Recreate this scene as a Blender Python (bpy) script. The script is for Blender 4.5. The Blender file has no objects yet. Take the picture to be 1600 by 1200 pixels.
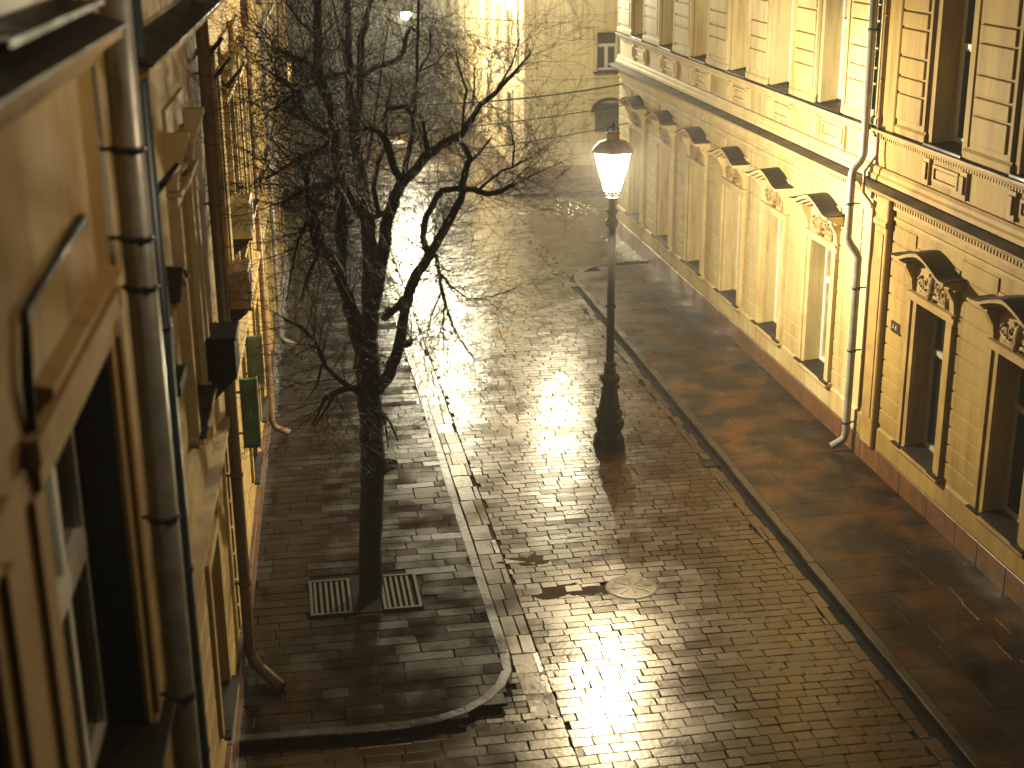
import bpy, math, random
from mathutils import Vector, Matrix
random.seed(7)
scene = bpy.context.scene
C = scene.collection
H = 11.0
# ------------------------------------------------------------------ camera
RM = Matrix(((0.9864587647569877, 0.061552656402777635, -0.15202097198702386),
             (-0.16374490092383145, 0.316993333839725, -0.9341856527064742),
             (-0.009311973773724017, 0.9464282840188886, 0.3227797861600061)))
FPX = 2225.0
cam_data = bpy.data.cameras.new('camera')
cam = bpy.data.objects.new('camera', cam_data)
C.objects.link(cam)
cam.matrix_world = Matrix.Translation((0, 0, H)) @ RM.to_4x4()
cam_data.sensor_width = 36.0
cam_data.lens = 36.0 * FPX / 1600.0
cam_data.clip_end = 600
cam_data.clip_start = 0.05
cam_data.dof.use_dof = True
cam_data.dof.focus_distance = 29.0
cam_data.dof.aperture_fstop = 0.85
scene.camera = cam
# ------------------------------------------------------------------ world, exposure
world = bpy.data.worlds.new('World')
scene.world = world
world.use_nodes = True
wn = world.node_tree.nodes
bg = wn['Background']
bg.inputs[0].default_value = (0.85, 0.66, 0.38, 1)      # city glow in low fog, night
bg.inputs[1].default_value = 0.004
scene.view_settings.view_transform = 'Standard'
scene.view_settings.look = 'None'
scene.view_settings.exposure = 0.0
scene.view_settings.gamma = 1.0
scene.cycles.use_denoising = True
scene.cycles.max_bounces = 5
scene.cycles.diffuse_bounces = 1
scene.cycles.glossy_bounces = 2
scene.cycles.transparent_max_bounces = 12
scene.cycles.volume_bounces = 0
scene.cycles.sample_clamp_indirect = 4.0
scene.cycles.caustics_reflective = False
scene.cycles.caustics_refractive = False
WARM = (1.0, 0.85, 0.56)
# lamp powers (W)
P_MAIN, P_FAR, P_CROSS, P_CORNER, P_NEAR_FILL = 5200, 8000, 6500, 2800, 230


# ------------------------------------------------------------------ helpers
def tag(o, label=None, cat=None, group=None, kind=None):
    if label: o['label'] = label
    if cat: o['category'] = cat
    if group: o['group'] = group
    if kind: o['kind'] = kind
    return o


def empty(name, loc=(0, 0, 0), label=None, cat=None, group=None, kind=None):
    o = bpy.data.objects.new(name, None)
    C.objects.link(o)
    o.location = loc
    return tag(o, label, cat, group, kind)


def root_loc(o):
    v = Vector((0, 0, 0))
    while o is not None:
        v += o.location
        o = o.parent
    return v


def pix(px, py, Y):
    """point on the plane y = Y seen at that place in the photograph (tracing aid)"""
    d = RM @ Vector((px - 800.0, -(py - 600.0), -FPX))
    return d * (Y / d.y) + Vector((0, 0, H))


class MB:
    def __init__(self, tf=None):
        self.v = []; self.f = []; self.tf = tf; self.r = []; self.sm = []

    def p(self, x, y, z):
        if self.tf: x, y, z = self.tf(x, y, z)
        self.v.append((x, y, z)); return len(self.v) - 1

    def face(self, idx, rnd=None, smooth=False):
        self.f.append(tuple(idx)); self.r.append(random.random() if rnd is None else rnd); self.sm.append(smooth)

    def quad(self, a, b, c, d, rnd=0.5):
        self.face([self.p(*a), self.p(*b), self.p(*c), self.p(*d)], rnd)

    def box(self, x0, x1, y0, y1, z0, z1, rnd=0.5, ch=0.0):
        if ch <= 0:
            i = [self.p(x, y, z) for z in (z0, z1) for y in (y0, y1) for x in (x0, x1)]
            for q in ((0, 2, 3, 1), (4, 5, 7, 6), (0, 1, 5, 4), (2, 6, 7, 3), (0, 4, 6, 2), (1, 3, 7, 5)):
                self.face([i[k] for k in q], rnd)
            return
        # chamfered box
        X = (x0, x1); Y = (y0, y1); Z = (z0, z1)
        c = ch
        ids = {}
        for a in (0, 1):
            for b in (0, 1):
                for d in (0, 1):
                    sx, sy, sz = (1 if a == 0 else -1), (1 if b == 0 else -1), (1 if d == 0 else -1)
                    ids[(a, b, d, 0)] = self.p(X[a], Y[b] + sy * c, Z[d] + sz * c)
                    ids[(a, b, d, 1)] = self.p(X[a] + sx * c, Y[b], Z[d] + sz * c)
                    ids[(a, b, d, 2)] = self.p(X[a] + sx * c, Y[b] + sy * c, Z[d])
        g = lambda a, b, d, k: ids[(a, b, d, k)]
        for a in (0, 1):
            self.face([g(a, 0, 0, 0), g(a, 1, 0, 0), g(a, 1, 1, 0), g(a, 0, 1, 0)], rnd)
        for b in (0, 1):
            self.face([g(0, b, 0, 1), g(1, b, 0, 1), g(1, b, 1, 1), g(0, b, 1, 1)], rnd)
        for d in (0, 1):
            self.face([g(0, 0, d, 2), g(1, 0, d, 2), g(1, 1, d, 2), g(0, 1, d, 2)], rnd)
        for a in (0, 1):
            for b in (0, 1):
                self.face([g(a, b, 0, 0), g(a, b, 1, 0), g(a, b, 1, 1), g(a, b, 0, 1)], rnd)
                self.face([g(a, 0, b, 0), g(a, 1, b, 0), g(a, 1, b, 2), g(a, 0, b, 2)], rnd)
                self.face([g(0, a, b, 1), g(1, a, b, 1), g(1, a, b, 2), g(0, a, b, 2)], rnd)
        for a in (0, 1):
            for b in (0, 1):
                for d in (0, 1):
                    self.face([g(a, b, d, 0), g(a, b, d, 1), g(a, b, d, 2)], rnd)

    def tube(self, pts, rad, n=8, rnd=0.5, caps=True, smooth=True):
        pts = [Vector(p) for p in pts]
        if not hasattr(rad, '__len__'): rad = [rad] * len(pts)
        rings = []
        prev = None
        for i, p in enumerate(pts):
            a = pts[max(i - 1, 0)]; b = pts[min(i + 1, len(pts) - 1)]
            t = (b - a)
            if t.length < 1e-9: t = Vector((0, 0, 1))
            t.normalize()
            if prev is None:
                u = t.orthogonal().normalized()
            else:
                u = prev - t * prev.dot(t)
                u = u.normalized() if u.length > 1e-6 else t.orthogonal().normalized()
            prev = u
            w = t.cross(u)
            rings.append([self.p(*(p + (u * math.cos(2 * math.pi * k / n) + w * math.sin(2 * math.pi * k / n)) * rad[i])) for k in range(n)])
        for i in range(len(rings) - 1):
            for k in range(n):
                self.face([rings[i][k], rings[i][(k + 1) % n], rings[i + 1][(k + 1) % n], rings[i + 1][k]], rnd, smooth)
        if caps and n > 2:
            self.face(rings[0][::-1], rnd); self.face(rings[-1], rnd)

    def lathe(self, prof, n=16, c=(0, 0, 0), smooth=True, star=0.0, rot=0.0, rnd=0.5):
        """prof: list of (r, z)"""
        rings = []
        for r, z in prof:
            ring = []
            for k in range(n):
                rr = r * (1 + (star if k % 2 else -star))
                a = 2 * math.pi * k / n + rot
                ring.append(self.p(c[0] + rr * math.cos(a), c[1] + rr * math.sin(a), c[2] + z))
            rings.append(ring)
        for i in range(len(rings) - 1):
            for k in range(n):
                self.face([rings[i][k], rings[i][(k + 1) % n], rings[i + 1][(k + 1) % n], rings[i + 1][k]], rnd, smooth)
        self.face(rings[0][::-1], rnd); self.face(rings[-1], rnd)

    def prof(self, pts, a0, a1, axis='u', rnd=0.5):
        """closed (w, v) profile extruded along u from a0 to a1"""
        A = [self.p(w, a0, v) for w, v in pts]; B = [self.p(w, a1, v) for w, v in pts]
        n = len(pts)
        for k in range(n):
            self.face([A[k], A[(k + 1) % n], B[(k + 1) % n], B[k]], rnd)
        self.face(A[::-1], rnd); self.face(B, rnd)

    def build(self, name, mat, parent=None):
        me = bpy.data.meshes.new(name)
        off = root_loc(parent) if parent is not None else Vector((0, 0, 0))
        me.from_pydata([(x - off.x, y - off.y, z - off.z) for x, y, z in self.v], [], self.f)
        at = me.attributes.new('rnd', 'FLOAT', 'FACE')
        at.data.foreach_set('value', self.r)
        me.polygons.foreach_set('use_smooth', self.sm)
        me.validate(); me.update()
        if any(not s for s in self.sm) or True:
            import bmesh
            bm = bmesh.new(); bm.from_mesh(me)
            bmesh.ops.recalc_face_normals(bm, faces=bm.faces)
            bm.to_mesh(me); bm.free()
        o = bpy.data.objects.new(name, me)
        C.objects.link(o)
        o.parent = parent
        if mat is not None: me.materials.append(mat)
        return o


def copy_tree(o, parent, offset):
    c = o.copy(); C.objects.link(c)
    c.parent = parent
    c.location = Vector(o.location) + Vector(offset)
    for ch in list(o.children):
        d = ch.copy(); C.objects.link(d); d.parent = c
    return c


# ------------------------------------------------------------------ materials
def mat(name, base, rough=0.6, lo=0.34, hi=0.62, metal=0.0, var=0.15, scale=2.0, bump=0.0, bscale=40.0, rvar=0.0, rscale=1.5,
        base2=None, streak=0.0, spec=0.5, tint=None, rnd=0.0, coat=0.0, stint=None):
    m = bpy.data.materials.new(name); m.use_nodes = True
    nt = m.node_tree; N = nt.nodes; L = nt.links
    b = N['Principled BSDF']
    b.inputs['Roughness'].default_value = rough
    b.inputs['Metallic'].default_value = metal
    b.inputs['Specular IOR Level'].default_value = spec
    if stint: b.inputs['Specular Tint'].default_value = (*stint, 1)
    if coat: b.inputs['Coat Weight'].default_value = coat; b.inputs['Coat Roughness'].default_value = 0.12
    geo = N.new('ShaderNodeNewGeometry')
    col2 = base2 if base2 else tuple(max(0.0, c * (1 - 2.2 * var)) for c in base)
    nz = N.new('ShaderNodeTexNoise'); nz.inputs['Scale'].default_value = scale
    nz.inputs['Detail'].default_value = 6; nz.inputs['Roughness'].default_value = 0.62
    mp = N.new('ShaderNodeMapping'); mp.inputs['Scale'].default_value = (1, 1, 0.35 if streak else 1)
    L.new(geo.outputs['Position'], mp.inputs['Vector']); L.new(mp.outputs[0], nz.inputs['Vector'])
    rp = N.new('ShaderNodeValToRGB')
    rp.color_ramp.elements[0].position = lo; rp.color_ramp.elements[0].color = (*col2, 1)
    rp.color_ramp.elements[1].position = hi; rp.color_ramp.elements[1].color = (*base, 1)
    L.new(nz.outputs['Fac'], rp.inputs['Fac'])
    out = rp.outputs['Color']
    if streak:                    # rain streaks and patched grime on plaster
        m2 = N.new('ShaderNodeMapping'); m2.inputs['Scale'].default_value = (2.6, 2.6, 0.22)
        n5 = N.new('ShaderNodeTexNoise'); n5.inputs['Scale'].default_value = 1.7; n5.inputs['Detail'].default_value = 8; n5.inputs['Roughness'].default_value = 0.7
        L.new(geo.outputs['Position'], m2.inputs['Vector']); L.new(m2.outputs[0], n5.inputs['Vector'])
        r5 = N.new('ShaderNodeValToRGB'); r5.color_ramp.elements[0].position = 0.50; r5.color_ramp.elements[0].color = (1, 1, 1, 1)
        r5.color_ramp.elements[1].position = 0.68; r5.color_ramp.elements[1].color = (0.66, 0.60, 0.52, 1)
        L.new(n5.outputs['Fac'], r5.inputs['Fac'])
        m5 = N.new('ShaderNodeMix'); m5.data_type = 'RGBA'; m5.blend_type = 'MULTIPLY'; m5.inputs['Factor'].default_value = streak
        L.new(out, m5.inputs['A']); L.new(r5.outputs['Color'], m5.inputs['B']); out = m5.outputs['Result']
    if tint:                      # per-stone colours
        at = N.new('ShaderNodeAttribute'); at.attribute_name = 'rnd'
        r2 = N.new('ShaderNodeValToRGB'); r2.color_ramp.interpolation = 'LINEAR'
        els = r2.color_ramp.elements
        while len(els) < len(tint): els.new(0.5)
        for i, cc in enumerate(tint):
            els[i].position = i / (len(tint) - 1); els[i].color = (*cc, 1)
        L.new(at.outputs['Fac'], r2.inputs['Fac'])
        mx = N.new('ShaderNodeMix'); mx.data_type = 'RGBA'; mx.blend_type = 'MULTIPLY'
        mx.inputs['Factor'].default_value = 1.0
        L.new(out, mx.inputs['A']); L.new(r2.outputs['Color'], mx.inputs['B'])
        out = mx.outputs['Result']
    L.new(out, b.inputs['Base Color'])
    if rvar:
        n2 = N.new('ShaderNodeTexNoise'); n2.inputs['Scale'].default_value = rscale; n2.inputs['Detail'].default_value = 4
        L.new(geo.outputs['Position'], n2.inputs['Vector'])
        mr = N.new('ShaderNodeMapRange')
        mr.inputs['From Min'].default_value = 0.36; mr.inputs['From Max'].default_value = 0.64
        mr.inputs['To Min'].default_value = max(0.03, rough - rvar); mr.inputs['To Max'].default_value = min(1, rough + rvar)
        L.new(n2.outputs['Fac'], mr.inputs['Value'])
        rr = mr.outputs['Result']
        if rnd:
            at = N.new('ShaderNodeAttribute'); at.attribute_name = 'rnd'
            ma = N.new('ShaderNodeMath'); ma.operation = 'MULTIPLY_ADD'
            ma.inputs[1].default_value = rnd; L.new(at.outputs['Fac'], ma.inputs[0]); L.new(rr, ma.inputs[2]); rr = ma.outputs[0]
        L.new(rr, b.inputs['Roughness'])
    if bump:
        n3 = N.new('ShaderNodeTexNoise'); n3.inputs['Scale'].default_value = bscale; n3.inputs['Detail'].default_value = 5
        L.new(geo.outputs['Position'], n3.inputs['Vector'])
        bp = N.new('ShaderNodeBump'); bp.inputs['Strength'].default_value = 1.0; bp.inputs['Distance'].default_value = bump
        L.new(n3.outputs['Fac'], bp.inputs['Height']); L.new(bp.outputs['Normal'], b.inputs['Normal'])
    return m


def emit(name, col, s):
    m = bpy.data.materials.new(name); m.use_nodes = True
    b = m.node_tree.nodes['Principled BSDF']
    b.inputs['Base Color'].default_value = (0.5, 0.45, 0.35, 1)
    b.inputs['Emission Color'].default_value = (*col, 1); b.inputs['Emission Strength'].default_value = s
    return m


def glow_glass(name, col, s):
    """lit milky glass: lets the bulb's light out and glows itself"""
    m = bpy.data.materials.new(name); m.use_nodes = True
    nt = m.node_tree; N = nt.nodes; L = nt.links
    N.clear()
    o = N.new('ShaderNodeOutputMaterial'); t = N.new('ShaderNodeBsdfTransparent'); e = N.new('ShaderNodeEmission'); a = N.new('ShaderNodeAddShader')
    e.inputs[0].default_value = (*col, 1); e.inputs[1].default_value = s
    L.new(t.outputs[0], a.inputs[0]); L.new(e.outputs[0], a.inputs[1]); L.new(a.outputs[0], o.inputs['Surface'])
    return m


M = {}
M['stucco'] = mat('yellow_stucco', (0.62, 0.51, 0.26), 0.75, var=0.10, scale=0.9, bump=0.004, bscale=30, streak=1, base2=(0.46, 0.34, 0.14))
M['stucco2'] = mat('dimmed_ochre_stucco', (0.36, 0.242, 0.062), 0.75, var=0.12, scale=1.1, bump=0.004, bscale=30, streak=1, base2=(0.25, 0.16, 0.038))  # ochre taken darker so the lamplight seems to fall off faster
M['trim2'] = mat('dimmed_ochre_trim', (0.40, 0.27, 0.075), 0.7, var=0.12, scale=1.6, bump=0.003, bscale=40, base2=(0.27, 0.165, 0.052))  # trim darkened likewise for the falloff
M['trim'] = mat('cream_trim', (0.68, 0.53, 0.26), 0.7, var=0.12, scale=1.6, bump=0.003, bscale=40, base2=(0.52, 0.38, 0.17))
M['ochre'] = mat('ochre_stucco', (0.46, 0.32, 0.11), 0.8, var=0.1, scale=1.2, bump=0.006, bscale=14, base2=(0.42, 0.25, 0.08), streak=1)
M['left_stucco'] = mat('golden_stucco', (0.60, 0.41, 0.13), 0.75, var=0.15, scale=1.3, bump=0.006, bscale=18, base2=(0.40, 0.26, 0.08), streak=1)
M['tan'] = mat('tan_stucco', (0.46, 0.37, 0.20), 0.8, var=0.15, scale=0.8, bump=0.006, bscale=12, base2=(0.36, 0.28, 0.14), streak=1)
M['plinth'] = mat('brown_granite', (0.17, 0.075, 0.025), 0.4, var=0.2, scale=3.5, bump=0.004, bscale=50, rvar=0.12, base2=(0.09, 0.045, 0.02))
M['flash'] = mat('dark_metal_flashing', (0.020, 0.012, 0.008), 0.5, var=0.2, scale=4, rvar=0.1, spec=0.3)
M['white'] = mat('white_paint', (0.82, 0.78, 0.68), 0.45, var=0.06, scale=6)
M['brownsash'] = mat('brown_paint', (0.10, 0.07, 0.04), 0.4, var=0.1, scale=6)
M['dark_reveal'] = mat('dark_green_reveal_shade', (0.022, 0.024, 0.016), 0.6, var=0.2, scale=5, spec=0.2)  # dark green standing in for shade on the window reveals
M['greysash'] = mat('grey_paint', (0.40, 0.36, 0.29), 0.5, var=0.06, scale=6)
M['glass'] = mat('dark_window_glass', (0.018, 0.016, 0.012), 0.07, var=0.1, scale=3, bump=0.0012, bscale=3, spec=0.6)
M['curtain'] = mat('window_glass_with_curtain', (0.42, 0.36, 0.22), 0.14, var=0.2, scale=3, base2=(0.16, 0.13, 0.07), spec=0.6)
M['iron'] = mat('black_cast_iron', (0.012, 0.011, 0.010), 0.42, metal=0.0, var=0.2, scale=12, bump=0.002, bscale=60, spec=0.12)
M['copper'] = mat('copper_lantern_roof', (0.30, 0.13, 0.06), 0.45, metal=0.3, var=0.25, scale=7)
M['zinc'] = mat('zinc_pipe', (0.40, 0.39, 0.35), 0.42, metal=0.25, var=0.15, scale=5, rvar=0.08)
M['darkpipe'] = mat('dark_blue_pipe', (0.035, 0.055, 0.075), 0.35, metal=0.2, var=0.15, scale=5)
M['brownpipe'] = mat('tan_painted_pipe', (0.26, 0.16, 0.075), 0.4, var=0.15, scale=5)
M['bark'] = mat('dark_wet_bark', (0.016, 0.012, 0.009), 0.75, var=0.3, scale=9, bump=0.02, bscale=18, spec=0.12)
M['twig'] = mat('dark_twigs', (0.020, 0.015, 0.010), 0.6, var=0.3, scale=6, spec=0.25)
M['joint'] = mat('wet_joint_sand', (0.007, 0.005, 0.003), 0.8, var=0.3, scale=8, bump=0.006, bscale=30, rvar=0.1, spec=0.08)
M['sett'] = mat('wet_granite_setts', (0.034, 0.018, 0.006), 0.23, var=0.2, scale=3.2, bump=0.0022, bscale=14, rvar=0.055, rscale=1.1,
                base2=(0.022, 0.011, 0.004), tint=[(0.55, 0.5, 0.45), (0.8, 0.62, 0.42), (1, 0.85, 0.65), (0.7, 0.42, 0.25), (1, 1, 0.9)], rnd=0.06, spec=0.66, stint=(1, 0.85, 0.6))
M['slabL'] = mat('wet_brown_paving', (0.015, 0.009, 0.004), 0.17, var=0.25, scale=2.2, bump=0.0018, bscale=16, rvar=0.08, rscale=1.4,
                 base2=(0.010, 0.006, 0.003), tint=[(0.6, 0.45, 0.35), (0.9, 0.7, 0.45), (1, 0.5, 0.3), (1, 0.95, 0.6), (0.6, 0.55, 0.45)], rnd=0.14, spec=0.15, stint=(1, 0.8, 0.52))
M['slabR'] = mat('damp_slabs_facade_glow', (0.055, 0.027, 0.009), 0.32, lo=0.45, hi=0.60, var=0.3, scale=0.9, bump=0.0015, bscale=18, rvar=0.12, rscale=1.2,
                 base2=(0.008, 0.004, 0.002), tint=[(0.65, 0.6, 0.5), (1, 0.8, 0.6), (0.85, 0.6, 0.45), (1, 0.95, 0.7)], rnd=0.1, spec=0.2, stint=(1, 0.75, 0.42))  # orange patches put the facade's reflected light into the colour
M['kerb'] = mat('wet_kerb_granite', (0.022, 0.014, 0.007), 0.28, var=0.25, scale=4, bump=0.004, bscale=20, rvar=0.08,
                base2=(0.022, 0.014, 0.008), tint=[(0.6, 0.55, 0.5), (1, 0.9, 0.75)])
M['ground'] = mat('dark_wet_ground', (0.045, 0.034, 0.02), 0.30, var=0.25, scale=1.5, bump=0.01, bscale=6, rvar=0.08)
M['puddle'] = mat('muddy_puddle', (0.06, 0.034, 0.012), 0.10, var=0.3, scale=9, bump=0.001, bscale=6, base2=(0.03, 0.02, 0.01))
M['grate'] = mat('olive_grate_metal', (0.036, 0.034, 0.014), 0.6, metal=0.0, spec=0.2, var=0.2, scale=8)
M['green'] = mat('green_sheet', (0.05, 0.22, 0.12), 0.35, var=0.25, scale=6)
M['palegreen'] = mat('pale_green_sheet', (0.22, 0.34, 0.26), 0.35, var=0.25, scale=6)
M['pinkbox'] = mat('pale_pink_metal', (0.55, 0.36, 0.24), 0.5, var=0.15, scale=6)
M['relief'] = mat('dirty_plaster_relief', (0.44, 0.31, 0.13), 0.8, var=0.3, scale=14, base2=(0.16, 0.10, 0.04))
M['plate'] = mat('dark_enamel_plate', (0.05, 0.03, 0.02), 0.3)
M['wire'] = mat('black_cable', (0.02, 0.016, 0.012), 0.6)
M['lit'] = emit('glowing_pale_strip', (1.0, 0.90, 0.62), 1.6)
M['shop'] = emit('lit_shop_glass', (1.0, 0.62, 0.40), 3.0)
M['lantern'] = glow_glass('lit_lantern_glass', (1.0, 0.93, 0.78), 8.0)
M['globe'] = glow_glass('lit_globe_glass', (1.0, 0.95, 0.82), 14.0)
M['carred'] = mat('dark_red_car_paint', (0.10, 0.02, 0.015), 0.25, var=0.05, coat=0.6)
M['cargrey'] = mat('dark_grey_car_paint', (0.04, 0.04, 0.04), 0.25, var=0.05, coat=0.6)
M['rubber'] = mat('black_rubber', (0.012, 0.012, 0.012), 0.7)


def point(name, loc, power, radius, parent, col=WARM):
    d = bpy.data.lights.new(name, 'POINT')
    d.energy = power; d.color = col; d.shadow_soft_size = radius
    o = bpy.data.objects.new(name, d); C.objects.link(o)
    o.parent = parent
    o.location = Vector(loc) - root_loc(parent)
    return o


# ------------------------------------------------------------------ frames of the facades: (w outward, u along, v up)
RX = 11.4
def TR(w, u, v): return (RX - w, u, v)
LK = 0.0405; LX0 = -1.04 - LK * 18.74; LN = math.hypot(1, LK)
def TL(w, u, v):
    # u is measured as world Y on the wall line
    return (LX0 + LK * u + w / LN, u - w * LK / LN, v)
FY = 57.0; FX = 9.9
def TF(w, u, v): return (u, FY - w, v)          # facing building front, u = X
def TS(w, u, v): return (FX - w, u, v)          # its side along the street, u = Y
def TLF(w, u, v): return (0.6 + w, u, v)        # far left building


# ------------------------------------------------------------------ ground
def rr(a, b): return random.uniform(a, b)

g = MB()
g.quad((-28, -9, -0.03), (43, -9, -0.03), (43, 172, -0.03), (-28, 172, -0.03))
tag(g.build('ground', M['joint']), kind='structure')

KL = 3.02       # left kerb line
KR = 8.56       # right kerb line
# outline of the left pavement's kerb: street side, then round the corner into the yard entrance
arcL = [(KL, 46.0), (KL, 40), (KL + .02, 32), (KL - .02, 25), (KL, 19.0)]
for a in range(1, 7):
    t = a / 6 * math.pi / 2
    arcL.append((KL - 1.7 + 1.7 * math.cos(t), 18.85 - 1.65 * math.sin(t)))
arcL += [(0.3, 17.2), (-1.05, 17.25)]
arcR = [(KR, 8.0), (KR, 20), (KR + .02, 30), (KR, 40.6)]
for a in range(1, 9):
    t = a / 8 * math.pi / 2
    arcR.append((KR + 2.2 - 2.2 * math.cos(t), 40.6 + 2.1 * math.sin(t)))
arcR += [(11.38, 42.72)]


def inside_left_pave(x, y):
    if y > 46.0: return False
    if x > KL - 0.17: return False
    if y < 17.30: return False
    if x > KL - 1.7 and y < 18.9:
        return ((x - (KL - 1.7)) / 1.66) ** 2 + ((y - 18.85) / 1.6) ** 2 < 1
    return True


def inside_right_pave(x, y):
    if x < KR + 0.17: return False
    if y > 42.5: return False
    if y > 40.6 and x < KR + 2.2:
        return ((x - (KR + 2.2)) / 2.08) ** 2 + ((y - 40.6) / 1.98) ** 2 < 1
    return True


def sett(mb, x0, x1, y0, y1, z, dome=0.0015, ch=0.007, tilt=0.0016, jit=0.010, skirt=0.03, lift=0.003):
    """one stone: a slightly domed, tilted, chamfered block top with jittered corners"""
    rnd = random.random()
    tx = rr(-tilt, tilt); ty = rr(-tilt, tilt); dz = rr(-lift, lift)
    cx, cy = (x0 + x1) / 2, (y0 + y1) / 2
    hx, hy = (x1 - x0) / 2, (y1 - y0) / 2
    if hx < 0.03 or hy < 0.03: return
    cj = [[(rr(-jit, jit), rr(-jit * .6, jit * .6)) for _ in (0, 1)] for _ in (0, 1)]
    def pt(a, b, shr, zz):
        # a, b in -1..1
        i = (a + 1) / 2; j = (b + 1) / 2
        jx = sum(cj[p][q][0] * (i if p else 1 - i) * (j if q else 1 - j) for p in (0, 1) for q in (0, 1))
        jy = sum(cj[p][q][1] * (i if p else 1 - i) * (j if q else 1 - j) for p in (0, 1) for q in (0, 1))
        return mb.p(cx + a * (hx - shr) + jx, cy + b * (hy - shr) + jy, z + dz + tx * a + ty * b + zz)
    ab = [(-1, -1), (1, -1), (1, 1), (-1, 1)]
    top = [pt(a, b, ch, 0) for a, b in ab]
    mid = [pt(a, b, 0, -ch * 0.9) for a, b in ab]
    bot = [pt(a, b, 0, -skirt) for a, b in ab]
    mb.face(top, rnd)
    for k in range(4):
        q = (k + 1) % 4
        mb.face([top[k], top[q], mid[q], mid[k]], rnd)
        mb.face([mid[k], mid[q], bot[q], bot[k]], rnd)


# road of granite setts, laid in courses across the street
rd = MB()
HOLES = [(5.42, 20.98, 0.33), (6.53, 27.43, 0.20)]


def lay(mb, xa, xb, ya, yb, row, lmin, lmax, z, ok, gap=0.012, wav=0.0, **kw):
    y = ya
    while y < yb:
        h = row * rr(0.9, 1.1)
        x = xa + rr(-0.3, 0.0)
        while x < xb:
            l = rr(lmin, lmax)
            xs, xe = max(x, xa), min(x + l, xb)
            cx, cy = (xs + xe) / 2, y + h / 2
            if xe - xs > 0.08 and ok(cx, cy):
                wv = wav * (math.sin(cx * 0.9 + y * 0.13) + 0.5 * math.sin(cx * 2.1 + y * 0.4))
                sett(mb, xs + gap / 2, xe - gap / 2, y + gap / 2 + wv, y + h - gap / 2 + wv, z, **kw)
            x += l
        y += h


def not_hole(x, y):
    return all(math.hypot(x - a, y - b) > r + 0.05 for a, b, r in HOLES)

lay(rd, KL + 0.46, KR - 0.34, 10.0, 50.0, 0.205, 0.24, 0.46, 0.0, not_hole, gap=0.009, wav=0.03, dome=0.0015, tilt=0.0017)
# gutters: longer stones beside both kerbs
lay(rd, KL + 0.03, KL + 0.45, 17.3, 50.0, 0.62, 0.38, 0.42, 0.0, lambda x, y: True, gap=0.012, dome=0.0015, tilt=0.003)
lay(rd, KR - 0.33, KR - 0.10, 10.0, 40.4, 0.55, 0.225, 0.228, -0.004, lambda x, y: True, gap=0.012, tilt=0.002)
lay(rd, KR - 0.35, KR + 0.01, 40.4, 50.0, 0.24, 0.17, 0.19, 0.0, lambda x, y: True, gap=0.012, tilt=0.002)
# yard entrance at the near left
lay(rd, -1.2, KL + 0.46, 10.0, 17.1, 0.24, 0.3, 0.6, 0.0, lambda x, y: True, gap=0.012, dome=0.002, tilt=0.002)
lay(rd, KL - 1.95, KL + 0.46, 17.1, 18.9, 0.17, 0.15, 0.26, 0.0, lambda x, y: ((x - (KL - 1.7)) / 1.70) ** 2 + ((y - 18.85) / 1.67) ** 2 > 1, gap=0.012, tilt=0.002)
# crossing and the street beyond
lay(rd, -14, 24, 50.0, 54.0, 0.24, 0.34, 0.55, 0.0, lambda x, y: True, gap=0.012, wav=0.03, tilt=0.002)
lay(rd, KR + 0.0, 24, 40.5, 50.0, 0.24, 0.34, 0.55, 0.0, lambda x, y: (x < 11.7 or y > 47.1) and (y > 42.75 or (x < KR + 2.2 and ((x - KR - 2.2) / 2.25) ** 2 + ((y - 40.6) / 2.15) ** 2 > 1)), gap=0.010, tilt=0.001, ch=0.002, lift=0.001)
lay(rd, -14, KL + 0.03, 46.2, 50.0, 0.24, 0.34, 0.55, 0.0, lambda x, y: True, gap=0.012, tilt=0.002)
lay(rd, -12, 9.0, 54.0, 72.0, 0.30, 0.5, 0.8, 0.0, lambda x, y: True, gap=0.015, wav=0.03, tilt=0.003)
lay(rd, 1.8, 8.8, 72.0, 120.0, 0.5, 0.6, 1.0, 0.0, lambda x, y: True, gap=0.02, tilt=0.004)
tag(rd.build('road', M['sett']), kind='structure')

pl = MB()
g0 = lambda x, y: inside_left_pave(x, y) and not (0.02 < x < 1.92 and 20.55 < y < 22.05)
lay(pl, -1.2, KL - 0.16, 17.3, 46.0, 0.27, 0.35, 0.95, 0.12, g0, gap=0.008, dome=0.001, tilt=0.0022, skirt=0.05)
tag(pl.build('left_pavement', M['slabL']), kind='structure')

pr = MB()
lay(pr, KR + 0.17, RX + 0.1, 8.0, 46.8, 0.62, 0.75, 1.15, 0.12, inside_right_pave, gap=0.008, dome=0.001, tilt=0.0012, jit=0.003, ch=0.0015, lift=0.0008, skirt=0.05)
tag(pr.build('right_pavement', M['slabR']), kind='structure')


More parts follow.
